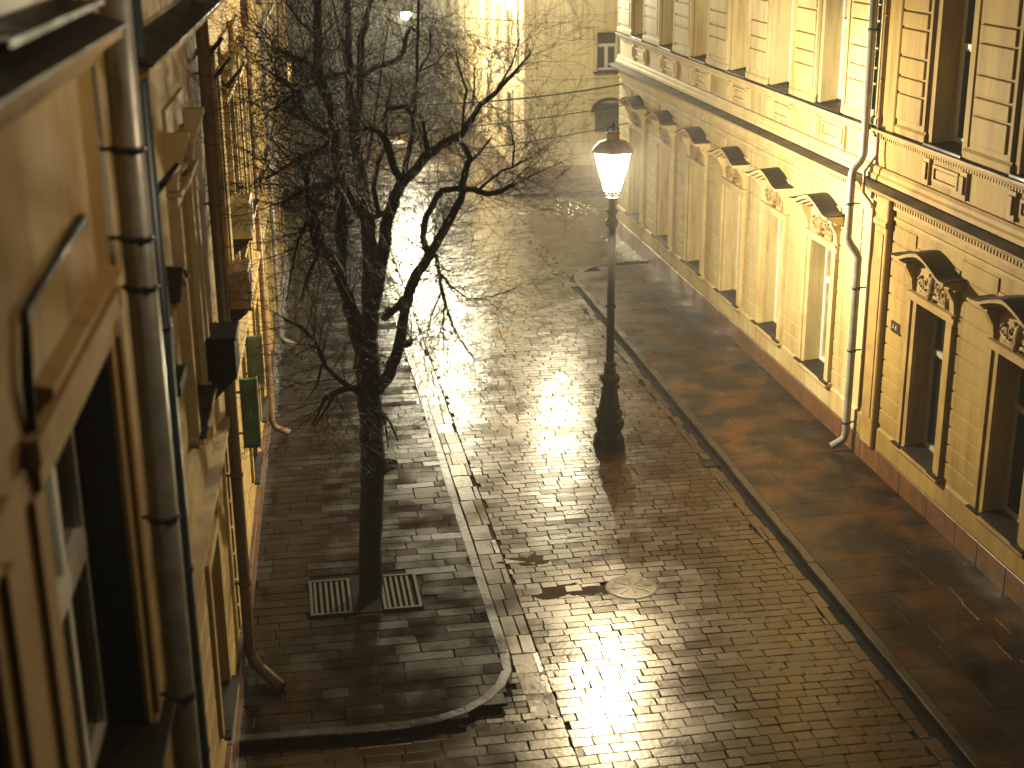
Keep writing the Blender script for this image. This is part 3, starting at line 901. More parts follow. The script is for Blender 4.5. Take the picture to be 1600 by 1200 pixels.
wA = big_window(LA, 7.98, 10.62, 4.55, 7.85, M['glass'])
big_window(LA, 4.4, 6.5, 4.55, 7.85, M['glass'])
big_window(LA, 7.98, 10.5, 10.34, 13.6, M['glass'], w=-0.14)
mb = MB(TL); mb.box(-0.115, -0.11, 8.1, 8.85, 10.45, 12.0); mb.build('glow_strip', M['lit'], LA)  # glowing strip over the near leaf's glass
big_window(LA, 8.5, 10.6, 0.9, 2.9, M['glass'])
# glowing strip over the glass inside the near jamb
mb = MB(TL); mb.box(-0.355, -0.345, 8.98, 9.32, 6.45, 7.65); mb.build('glow_strip', M['lit'], LA)
# hook-like moulding and bracket on the wall above
mb = MB(TL)
mb.tube([(0.03, 10.0, 8.93), (0.05, 9.3, 8.93), (0.05, 8.6, 8.9), (0.05, 7.9, 8.86), (0.05, 7.75, 8.5), (0.03, 7.8, 8.2)], [0.05, 0.03, 0.025, 0.03, 0.035, 0.03], 8)
mb.build('moulding', M['flash'], LA)
mb = MB(TL); mb.prof([(0, 8.22), (0.08, 8.26), (0.11, 8.31), (0.11, 8.35), (0, 8.38)], 8.1, 11.0); mb.build('window_head', M['ochre'], LA)

# two drainpipes in the joint between the left buildings
def TLv(w, u, v): return TL(w, u, v)
drainpipe(LA, [TLv(0.20, 11.35, 14.8), TLv(0.20, 11.35, 0.5), TLv(0.26, 11.35, .3), TLv(0.5, 11.35, .15)], 0.125, M['zinc'],
          [(TLv(0.20, 11.35, v), 1) for v in (9.2, 8.5, 8.1, 6.1, 4.4, 2.6)], clampm=M['darkpipe'], wallvec=(-0.2, 0, 0))

LB = empty('golden_house', TL(0, 30, 0), 'long golden stucco house with many ledges along the left pavement', 'building')
LCU = [16.4, 24.6, 27.8, 31.0, 34.2, 37.4, 40.6, 43.6]
opB = []
for c in LCU: opB += [(c - .72, c + .72, 5.3, 7.9), (c - .6, c + .6, 1.2, 3.4), (c - .6, c + .6, 10.1, 12)]
wall_mesh(TL, 11.8, 45.5, -0.02, 14.5, opB, 0.40, back=7).build('wall', M['left_stucco'], LB)
ww = ornate_window(LB, TL, LCU[0], .72, 5.3, 7.9, 0.34, M['glass'], M['white'], M['trim'], cas=0.30, hv=0.7, proj=0.22, cap=False)
w1 = plain_window(LB, TL, LCU[0], .60, 1.2, 3.4, 0.34, M['glass'], M['brownsash'], M['left_stucco'])
w2 = plain_window(LB, TL, LCU[0], .60, 10.1, 12.0, 0.34, M['glass'], M['white'], M['trim'])
dv = lambda c: (LK * (c - LCU[0]), c - LCU[0], 0)
for c in LCU[1:]:
    copy_tree(ww, LB, dv(c)); copy_tree(w1, LB, dv(c)); copy_tree(w2, LB, dv(c))
mb = MB(TL); mb.prof([(0, 9.50), (0.12, 9.50), (0.20, 9.60), (0.30, 9.63), (0.30, 9.70), (0, 9.75)], 12.25, 45.6); mb.build('cornice', M['left_stucco'], LB)
mb = MB(TL); mb.prof([(0, 9.83), (0.34, 9.71), (0.34, 9.725), (0, 9.85)], 12.22, 45.62); mb.build('cornice_flashing', M['flash'], LB)
mb = MB(TL); mb.prof([(0, 4.0), (0.10, 4.0), (0.14, 4.10), (0.14, 4.2), (0, 4.24)], 11.8, 45.6); mb.build('string_course', M['trim'], LB)
mb = MB(TL)
u = 11.8
while u < 45.4:
    l = rr(.9, 1.3); mb.box(-0.01, 0.08 + rr(-.004, .004), u + .005, min(u + l, 45.5) - .005, -0.02, 0.62, ch=0.008); u += l
mb.build('plinth', M['plinth'], LB)
mb = MB(TL)
for i in range(len(LCU) + 1):
    a = (LCU[i - 1] + 1.0) if i else 12.9
    b = (LCU[i] - 1.0) if i < len(LCU) else 45.4
    if i == 1: courses(mb, a, 18.8, 0.7, 3.95, h=0.42); courses(mb, 19.4, b, 0.7, 3.95, h=0.42)
    elif b - a > 0.2: courses(mb, a, b, 0.7, 3.95, h=0.42)
mb.build('rustication', M['left_stucco'], LB)
for c in (21.6, 26.2, 32.6, 39.0, 44.9):
    mb = MB(TL); mb.box(0, 0.12, c - 0.28, c + 0.28, 4.3, 9.0, ch=0.02); mb.box(0.12, 0.15, c - .18, c + .18, 4.6, 8.7)
    mb.build('pilaster', M['left_stucco'], LB)
mb = MB(TL); mb.prof([(0.5, 14.5), (0.5, 14.55), (-7, 15.6), (-7, 14.5)], 11.8, 45.7); mb.build('roof', M['flash'], LB)
mb = MB(TL); mb.prof([(0.5, 15.02), (0.5, 15.07), (-7, 16.0), (-7, 15.02)], -6, 11.78); mb.build('roof', M['flash'], LA)
# dark blue pipe, tan pipe with an outlet foot
drainpipe(LB, [TLv(0.16, 12.6, 14.3), TLv(0.16, 12.6, 0.4), TLv(0.4, 12.6, .15)], 0.085, M['darkpipe'],
          [(TLv(0.16, 12.6, v), 1) for v in (9.6, 7.4, 5.0, 3.0)], wallvec=(-0.15, 0, 0))
drainpipe(LB, [TLv(0.16, 19.1, 14.3), TLv(0.16, 19.1, 0.5), TLv(0.22, 19.0, .34), TLv(0.62, 18.5, 0.18)], 0.085, M['brownpipe'],
          [(TLv(0.16, 19.1, v), 1) for v in (8.9, 7.2, 3.3, 1.6)], wallvec=(-0.15, 0, 0))
drainpipe(LB, [TLv(0.14, 29.0, 14.3), TLv(0.14, 29.0, 0.5), TLv(0.2, 29.0, .34), TLv(0.5, 29.0, 0.2)], 0.07, M['brownpipe'], [(TLv(0.14, 29.0, v), 1) for v in (8, 5, 2)])
drainpipe(LB, [TLv(0.14, 35.4, 14.3), TLv(0.14, 35.4, 0.5), TLv(0.2, 35.4, .34), TLv(0.5, 35.4, 0.2)], 0.07, M['zinc'], [(TLv(0.14, 35.4, v), 1) for v in (8, 5, 2)])
# things fixed to or standing on the left facade
t = empty('wall_planter', TL(0.1, 17.6, 5.3), 'dark wooden planter box sticking out beside the tan drainpipe on the left facade', 'planter')
mb = MB(TL); mb.box(0.05, 0.42, 17.25, 17.95, 5.32, 5.84, ch=0.02); mb.box(0.03, 0.45, 17.22, 17.98, 5.84, 5.88, ch=.01)
for k in range(4): mb.box(0.07 + k * .09, 0.145 + k * .09, 17.238, 17.25, 5.36, 5.80)
mb.build('box', M['iron'], t)
mb = MB(TL)
for a in (17.35, 17.8): mb.prof([(0, 4.95), (0.03, 4.95), (0.36, 5.27), (0.36, 5.319), (0, 5.319)], a, a + .04)
mb.build('bracket', M['flash'], t)
# hooded niche and flag brackets on the golden house
mb = MB(TL); mb.box(0, 0.05, 13.55, 13.75, 6.5, 7.3); mb.box(0, 0.05, 14.15, 14.35, 6.5, 7.3)
ni = mb.build('niche', M['flash'], LB)
b_, t_ = hood(TL, 13.95, 0.5, 7.3, 0.22, 0.22); b_.build('hood', M['relief'], ni); t_.build('hood_flashing', M['flash'], ni)
mb = MB(TL); mb.box(0.0, 0.16, 13.6, 14.3, 6.38, 6.5, ch=.01); mb.build('shelf', M['flash'], ni)
for (u_, v_) in ((13.3, 8.55), (19.9, 9.1), (21.2, 8.7), (23.4, 8.3)):
    mb = MB(TL); mb.tube([(0.0, u_, v_), (0.12, u_ - .1, v_ - .08), (0.34, u_ + .1, v_ + .16)], [.05, .04, .03], 8); mb.build('flag_bracket', M['iron'], LB)
def aircon(u, v, m, label):
    t = empty('air_conditioner', TL(0, u, v), label, 'air conditioner', 'boxes hung on the left facade')
    mb = MB(TL); mb.box(0.10, 0.42, u - .40, u + .40, v, v + .58, ch=0.02); mb.build('casing', m, t)
    mb = MB(TL)
    for k in range(7): mb.tube([(0.425, u - .12 + .26 * math.cos(a * math.pi / 12) * (k + 1) / 7, v + .29 + .26 * math.sin(a * math.pi / 12) * (k + 1) / 7) for a in range(25)], .005, 4, caps=False)
    mb.build('fan_grille', M['greysash'], t)
    mb = MB(TL)
    for s in (-.3, .3): mb.box(0.0, 0.42, u + s - .02, u + s + .02, v - .05, v - .002); mb.prof([(0, v - .35), (0.03, v - .35), (0.36, v - .08), (0.36, v - .051), (0, v - .051)], u + s - .015, u + s + .015)
    mb.build('bracket', M['flash'], t)
aircon(22.6, 6.0, M['white'], 'white air conditioner box, the higher of two on the left facade')
aircon(21.2, 5.25, M['pinkbox'], 'pale pink air conditioner box below the white one on the left facade')
def hang_sign(u, v, h, m, label):
    t = empty('hanging_sign', TL(0, u, v), label, 'sign', 'green signs sticking out of the left facade')
    mb = MB(TL); mb.box(0.12, 0.36, u - .05, u + .05, v, v + h, ch=0.01); mb.build('panel', m, t)
    mb = MB(TL); frame = 0.02
    mb.box(0.10, 0.12, u - .06, u + .06, v - .02, v + h + .02); mb.box(0.36, 0.38, u - .06, u + .06, v - .02, v + h + .02)
    mb.box(0.0, 0.12, u - .015, u + .015, v + h * .8, v + h * .8 + .03); mb.box(0, 0.12, u - .015, u + .015, v + h * .2, v + h * .2 + .03)
    mb.build('frame', M['zinc'], t)
hang_sign(21.6, 2.75, 1.15, M['green'], 'deep green board sticking out low from the left facade')
hang_sign(23.6, 3.15, .85, M['palegreen'], 'pale green board sticking out behind the deep green one')


# ------------------------------------------------------------------ far buildings
FB = empty('corner_building', (FX, FY, 0), 'tan corner house facing down the street beyond the crossing, brightly lit on its side', 'building')
# window centre x 13.25, z 4.35..5.9 ; arched window 12.8..14, z 2.6..3.3
opF = [(12.85, 13.75, 4.35, 5.92), (15.8, 16.7, 4.35, 5.92), (18.8, 19.7, 4.35, 5.92), (12.85, 13.75, 8.2, 10.0), (15.8, 16.7, 8.2, 10.0), (12.8, 14.0, 1.9, 2.75), (10.35, 10.36, 1, 1.01)]
wall_mesh(TF, FX, 24, -0.02, 14, opF[:6], 0.35, back=0.6).build('wall', M['tan'], FB)
cs = [60.5, 63.5, 66.5, 69.5, 72.5, 76, 80, 84, 88, 92, 96, 100, 104, 108, 112]
opS = [(c - .55, c + .55, a, b) for c in cs for a, b in ((1.3, 3.2), (4.5, 6.6), (8.0, 10))]
wall_mesh(TS, FY + 0.61, 116, -0.02, 14, opS, 0.35, back=9).build('wall', M['tan'], FB)
mb = MB(TF); courses(mb, FX, 12.6, 0.6, 3.9, h=0.5, t=0.03, gap=0.035); courses(mb, 14.2, 24, 0.6, 3.9, h=0.5, t=0.03, gap=0.035)
courses(mb, 12.6, 14.2, 3.1, 3.9, h=.4, t=.03, gap=.035)
for v in (4.1, 6.5, 7.4): mb.box(0, 0.04, FX, 24, v, v + .12)
courses(mb, FX + .02, 12.6, 4.24, 6.48, h=.42, t=.02, gap=.03); courses(mb, 14.0, 24, 4.24, 6.48, h=.42, t=.02, gap=.03); courses(mb, FX + .02, 12.6, 6.64, 7.38, h=.37, t=.02, gap=.03)
mb.build('rustication', M['tan'], FB)
mb = MB(TS); courses(mb, FY, 59.6, 0.6, 3.9, h=.5, t=.03, gap=.035)
for v in (4.1, 7.4): mb.box(0, .10, FY - .1, 116, v, v + .12)
for k in range(18): mb.box(0, .06, 58.3 + k * 3.1, 58.6 + k * 3.1, 4.22, 7.4)
mb.build('pilasters', M['tan'], FB)
f0 = plain_window(FB, TF, 13.30, .45, 4.35, 5.92, .3, M['glass'], M['greysash'], M['tan'])
for dx in (2.95, 5.95): copy_tree(f0, FB, (dx, 0, 0))
f1 = plain_window(FB, TF, 13.30, .45, 8.2, 10.0, .3, M['glass'], M['greysash'], M['tan']); copy_tree(f1, FB, (2.95, 0, 0))
# arched cellar window with hood
mb = MB(TF)
for k in range(10):
    a0, a1 = math.pi * k / 10, math.pi * (k + 1) / 10
    q = []
    for (r0, r1) in ((0.62, 0.78),):
        A = [mb.p(w, 13.4 + r * math.cos(a), 2.75 + r * .75 * math.sin(a)) for a in (a0, a1) for r in (r0, r1) for w in (0, .09)]
        for f in ((0, 2, 6, 4), (1, 5, 7, 3), (0, 4, 5, 1), (2, 3, 7, 6)): mb.face([A[x] for x in f], .5)
aw = mb.build('arched_window', M['flash'], FB)
mb = MB(TF); ids = [mb.p(0.02, 13.4 + .62 * math.cos(math.pi * k / 12), 2.751 + .465 * math.sin(math.pi * k / 12)) for k in range(13)]; mb.face(ids, .5)
mb.quad((-0.2, 12.8, 1.9), (-0.2, 14.0, 1.9), (-.2, 14.0, 2.75), (-.2, 12.8, 2.75)); mb.build('pane', M['glass'], aw)
s0 = plain_window(FB, TS, cs[0], .55, 1.3, 3.2, .3, M['glass'], M['greysash'], M['tan'])
s1 = plain_window(FB, TS, cs[0], .55, 4.5, 6.6, .3, M['curtain'], M['white'], M['tan'])
for c in cs[1:]:
    copy_tree(s0, FB, (0, c - cs[0], 0)); copy_tree(s1, FB, (0, c - cs[0], 0))
mb = MB(TF); mb.box(0.0, 0.06, FX - .06, 24, 0, .6); mb.build('plinth', M['plinth'], FB)

FL = empty('shop_building', (0.6, 60, 0), 'distant house with glowing shop windows beyond the crossing at the left', 'building')
cl = [62.0 + 3.4 * k for k in range(14)]
opL = [(c - .9, c + .9, .7, 2.9) for c in cl] + [(c - .55, c + .55, 4.6, 6.8) for c in cl]
wall_mesh(TLF, 60, 116, -0.02, 14, opL, .3, back=9).build('wall', M['left_stucco'], FL)
for k, c in enumerate(cl):
    mb = MB(TLF); frame_panel(mb, c - .98, c + .98, .62, 2.98, t=.05, b=.08)
    w = mb.build('shop_window', M['brownsash'], FL)
    mb = MB(TLF); mb.quad((-.2, c - .9, .7), (-.2, c + .9, .7), (-.2, c + .9, 2.9), (-.2, c - .9, 2.9)); mb.build('pane', M['shop'] if k in (0, 1, 2, 5) else M['glass'], w)
p0 = plain_window(FL, TLF, cl[0], .55, 4.6, 6.8, .26, M['glass'], M['white'], M['trim'])
for c in cl[1:]: copy_tree(p0, FL, (0, c - cl[0], 0))
mb = MB(TLF); mb.prof([(0, 3.6), (.2, 3.7), (.2, 3.8), (0, 3.85)], 60, 116); mb.prof([(0, 8), (.3, 8.1), (.3, 8.2), (0, 8.25)], 60, 116); mb.build('cornice', M['trim'], FL)
# front of the shop building towards the crossing
mb = MB()
mb.box(-8.4, 0.598, 59.99, 60.0, -.02, 14); mb.build('front_wall', M['left_stucco'], FL)

EB = empty('end_building', (5, 118, 0), 'hazy pale house closing the far end of the street', 'building')
def TE(w, u, v): return (u, 118 - w, v)
opE = [(x, x + 1.1, z, z + 1.9) for x in (-4, -1, 2, 5, 8, 11) for z in (1.2, 4.6, 8)]
wall_mesh(TE, -8, 16, -.02, 14, opE, .3, back=6).build('wall', M['tan'], EB)
e0 = plain_window(EB, TE, -3.45, .55, 1.2, 3.1, .26, M['glass'], M['white'], M['trim'])
for x in (-4, -1, 2, 5, 8, 11):
    for z in (1.2, 4.6, 8):
        if (x, z) != (-4, 1.2): copy_tree(e0, EB, (x + 4, 0, z - 1.2))


# ------------------------------------------------------------------ street lamp
LPX, LPY = 6.53, 27.43
lamp = empty('street_lamp', (LPX, LPY, 0), 'tall black cast iron lamp post with a glowing hexagonal lantern on the cobbles', 'street lamp')
s = 0.0132
def zz(y): return (703 - y) * 0.01385
prof = [(105, 703), (105, 700), (100, 694), (98, 686), (80, 680), (78, 676), (88, 674), (98, 664), (96, 659), (80, 656), (80, 654), (90, 650), (86, 646), (70, 640), (61, 629), (54, 617),
        (50, 610), (50, 609), (66, 608), (68, 606), (46, 604), (50, 602), (62, 597), (68, 592), (60, 588), (40, 585), (38, 578), (32, 575), (43, 571), (43, 569), (30, 567), (28, 547), (27, 500)]
prof = [(h / 4.285 * s, zz(y)) for h, y in prof]
mb = MB(); mb.lathe([(r * 1.02, z) for r, z in prof if z < 1.95], 16, (LPX, LPY, 0), smooth=False, star=0.035)
mb.build('base', M['iron'], lamp)
mb = MB()
mb.lathe([(0.082, 1.9), (0.074, 4.80)], 16, (LPX, LPY, 0), star=0.04)
mb.lathe([(0.10, 4.72), (0.13, 4.80), (0.135, 4.86), (0.09, 4.90), (0.085, 4.98), (0.13, 5.05), (0.135, 5.07), (0.07, 5.10), (0.065, 5.22), (0.075, 5.27), (0.125, 5.31), (0.13, 5.33), (0.06, 5.35), (0.05, 5.40)], 16, (LPX, LPY, 0), smooth=False)
mb.build('pole', M['iron'], lamp)
# collar ring with small lit studs at mid pole
mb = MB(); mb.lathe([(0.105, 3.05), (0.115, 3.08), (0.105, 3.11)], 16, (LPX, LPY, 0)); mb.build('collar', M['iron'], lamp)
ZL0, ZL1 = 5.46, 6.26
RL0, RL1 = 0.20, 0.435
ln = None
mb = MB()
for k in range(6):
    a = math.pi / 3 * k + 0.26
    mb.tube([(LPX + RL0 * math.cos(a), LPY + RL0 * math.sin(a), ZL0), (LPX + RL1 * math.cos(a), LPY + RL1 * math.sin(a), ZL1)], 0.011, 6)
    b = a + math.pi / 3
    mb.tube([(LPX + RL0 * math.cos(a), LPY + RL0 * math.sin(a), ZL0), (LPX + RL0 * math.cos(b), LPY + RL0 * math.sin(b), ZL0)], 0.014, 6)
    mb.tube([(LPX + RL1 * math.cos(a), LPY + RL1 * math.sin(a), ZL1), (LPX + RL1 * math.cos(b), LPY + RL1 * math.sin(b), ZL1)], 0.014, 6)
    # curved prongs that carry the lantern
    mb.tube([(LPX + 0.05 * math.cos(a), LPY + 0.05 * math.sin(a), 5.36), (LPX + 0.13 * math.cos(a), LPY + 0.13 * math.sin(a), 5.38), (LPX + 0.19 * math.cos(a), LPY + 0.19 * math.sin(a), ZL0)], 0.012, 6)
mb.tube([(LPX, LPY, 5.35), (LPX, LPY, 5.72)], 0.022, 8)
ln = mb.build('lantern_frame', M['iron'], lamp)
mb = MB()
for k in range(6):
    a = math.pi / 3 * k + 0.26; b = a + math.pi / 3
    mb.quad((LPX + RL0 * .97 * math.cos(a), LPY + RL0 * .97 * math.sin(a), ZL0), (LPX + RL0 * .97 * math.cos(b), LPY + RL0 * .97 * math.sin(b), ZL0),
            (LPX + RL1 * .97 * math.cos(b), LPY + RL1 * .97 * math.sin(b), ZL1), (LPX + RL1 * .97 * math.cos(a), LPY + RL1 * .97 * math.sin(a), ZL1))
mb.build('lantern_glass', M['lantern'], ln)
mb = MB()
mb.lathe([(0.46, 6.262), (0.47, 6.285), (0.40, 6.36), (0.30, 6.44), (0.16, 6.475), (0.145, 6.49), (0.145, 6.60), (0.165, 6.61), (0.12, 6.64)], 6, (LPX, LPY, 0), smooth=False, rot=0.26)
rf = mb.build('lantern_roof', M['copper'], lamp)
mb = MB()
for k in range(6):
    a = math.pi / 3 * k + .26
    mb.tube([(LPX + .12 * math.cos(a), LPY + .12 * math.sin(a), 6.64), (LPX + .13 * math.cos(a), LPY + .13 * math.sin(a), 6.70), (LPX + .02 * math.cos(a), LPY + .02 * math.sin(a), 6.74)], .012, 6)
mb.lathe([(.02, 6.72), (.03, 6.76), (.012, 6.79), (.004, 6.88)], 8, (LPX, LPY, 0))
mb.build('finial', M['iron'], rf)
point('bulb_light', (LPX, LPY, 5.98), P_MAIN, 0.09, lamp)


# ------------------------------------------------------------------ lamps hung on span wires
def hung_lamp(x, y, z, power, label, gx0, gx1, zy0, zy1, wlabel, r=0.24, col=(1, .91, .62)):
    t = empty('hanging_lamp', (x, y, z), label, 'street lamp', 'lamps hung over the street on wires')
    mb = MB(); mb.lathe([(0.30, 0.10), (0.32, 0.13), (0.20, 0.24), (0.08, 0.30), (0.06, 0.42), (0.02, 0.46)], 20, (x, y, z)); mb.build('shade', M['flash'], t)
    mb = MB(); mb.lathe([(0.02, -r), (r * .55, -r * .85), (r * .9, -r * .4), (r, 0), (r * .95, 0.08)], 20, (x, y, z)); mb.build('globe', M['globe'], t)
    point('bulb_light', (x, y, z - 0.02), power, 0.12, t, col)
    w = MB()
    n = 14
    def cat(a, b, sag):
        a, b = Vector(a), Vector(b)
        return [a.lerp(b, k / n) - Vector((0, 0, sag * 4 * (k / n) * (1 - k / n))) for k in range(n + 1)]
    w.tube(cat((gx0, y, zy0), (x, y, z + .46), .05), .012, 5); w.tube(cat((x, y, z + .46), (gx1, y, zy1), .05), .012, 5)
    tag(w.build('span_wire', M['wire']), wlabel, 'cable')

hung_lamp(6.25, 68.0, 5.95, P_FAR, 'glaring white lamp hung over the far street behind the tree top', 0.7, FX, 7.4, 7.6, 'cable carrying the visible white lamp down the far street')
hung_lamp(7.2, 60.5, 8.3, P_CROSS, 'hanging lamp in front of the brightly lit side of the corner house', 0.7, FX, 9.6, 9.7, 'cable holding a lamp beside the lit side of the corner house')
hung_lamp(10.0, 50.5, 8.6, P_CORNER, 'hanging lamp over the crossing beyond the yellow townhouse', -6, 24, 10, 10, 'cable holding a lamp over the crossing in front of the corner house')
hung_lamp(2.3, 11.2, 11.7, P_NEAR_FILL, 'unseen lamp added high over the near end of the street', TL(0, 11.3, 0)[0], RX, 12.5, 12.8, 'cable holding the unseen added lamp over the near street end', col=(1.0, .74, .42))  # unseen lamp added to brighten the near left wall

# loose overhead cables at the crossing
def cable(a, b, sag, label, r=0.02):
    a, b = Vector(a), Vector(b); n = 16
    mb = MB(); mb.tube([a.lerp(b, k / n) - Vector((0, 0, sag * 4 * (k / n) * (1 - k / n))) for k in range(n + 1)], r, 5)
    tag(mb.build('overhead_cable', M['wire']), label, 'cable', 'cables strung over the crossing')
cable(TL(0, 44.5, 5.2), TR(0, 46.6, 5.15), 0.35, 'thick black cable just below the cornice end of the townhouse', .03)
cable(TL(0, 43.5, 4.2), TR(0, 46.0, 4.55), 0.2, 'thin cable, the middle one above the glowing lantern')
cable(TL(0, 42.5, 3.6), TR(0, 45.4, 4.05), 0.25, 'thin cable closest above the glowing lantern')
cable((0.6, 61, 7.6), (11.2, FY, 6.35), 0.3, 'thin cable ending at the front of the tan corner house')
cable((0.6, 63, 8.0), (FX, 57.4, 5.4), 0.2, 'slanting cable across the brightly lit side wall')

# ------------------------------------------------------------------ far parked cars
def car(x, y, rz, m, label):
    t = empty('parked_car', (x, y, 0), label, 'car', 'cars parked far down the street')
    t.rotation_euler = (0, 0, rz)
    # local: length along y
    def loc(mb, name, mm, par):
        me = mb
        o = me.build(name, mm, None); o.parent = par; return o
    side = [(-2.1, .30), (-2.15, .62), (-1.95, .86), (-1.45, .95), (-1.0, 1.38), (0.55, 1.42), (1.15, .98), (1.95, .82), (2.12, .58), (2.1, .30)]
    mb = MB()
    for i, (sx, tx) in enumerate(((.84, .66),)):
        A = [mb.p(-(sx if z < 1.0 else tx), y_, z) for y_, z in side]; B = [mb.p((sx if z < 1.0 else tx), y_, z) for y_, z in side]
    n = len(side)
    for k in range(n): mb.face([A[k], A[(k + 1) % n], B[(k + 1) % n], B[k]], .5)
    mb.face(A[::-1], .5); mb.face(B, .5)
    body = loc(mb, 'body', m, t)
    mb = MB()
    mb.quad((-.62, -1.47, .985), (.62, -1.47, .985), (.57, -1.08, 1.33), (-.57, -1.08, 1.33)); mb.quad((-.62, 1.19, .995), (.62, 1.19, .995), (.57, .66, 1.36), (-.57, .66, 1.36))
    for sg in (-1, 1): mb.quad((sg * .81, -1.2, 1.0), (sg * .81, .95, 1.0), (sg * .675, .5, 1.36), (sg * .675, -.92, 1.34))
    loc(mb, 'windows', M['glass'], t)
    for sx in (-1, 1):
        for sy in (-1.35, 1.35):
            mb = MB(); mb.tube([(sx * .70, sy, .31), (sx * .88, sy, .31)], .31, 18, smooth=False); wl = loc(mb, 'wheel', M['rubber'], t)
            mb = MB(); mb.tube([(sx * .88, sy, .31), (sx * .89, sy, .31)], .19, 12, smooth=False); loc(mb, 'rim', M['zinc'], wl)
        mb = MB(); mb.box(sx * .72 - .12, sx * .72 + .12, -2.17, -2.10, .60, .74); loc(mb, 'tail_light', M['carred'], t)
    return t
car(7.85, 98, 0.02, M['carred'], 'dark red car parked at the far right kerb under the twigs')
car(7.9, 86, 0.0, M['cargrey'], 'dark grey car parked in front of the dark red one')

# ------------------------------------------------------------------ tree grate
tg = empty('tree_grate', (1.0, 21.3, 0.12), 'slatted olive metal grate round the foot of the bare tree', 'tree grate')
for (xa, xb) in ((0.06, 0.74), (1.24, 1.86)):
    mb = MB()
    ya, yb = 20.68, 21.92
    zt = 0.145
    mb.box(xa, xa + .05, ya, yb, .09, zt); mb.box(xb - .05, xb, ya, yb, .09, zt)
    mb.box(xa + .05, xb - .05, ya, ya + .05, .09, zt); mb.box(xa + .05, xb - .05, yb - .05, yb, .09, zt)
    x = xa + .075
    while x < xb - .09:
        mb.box(x, x + .045, ya + .05, yb - .05, .09, zt - .008); x += .092
    mb.build('panel', M['grate'], tg)
mb = MB(); mb.box(0.76, 1.22, 20.7, 21.9, .06, .115); mb.build('soil', M['joint'], tg)

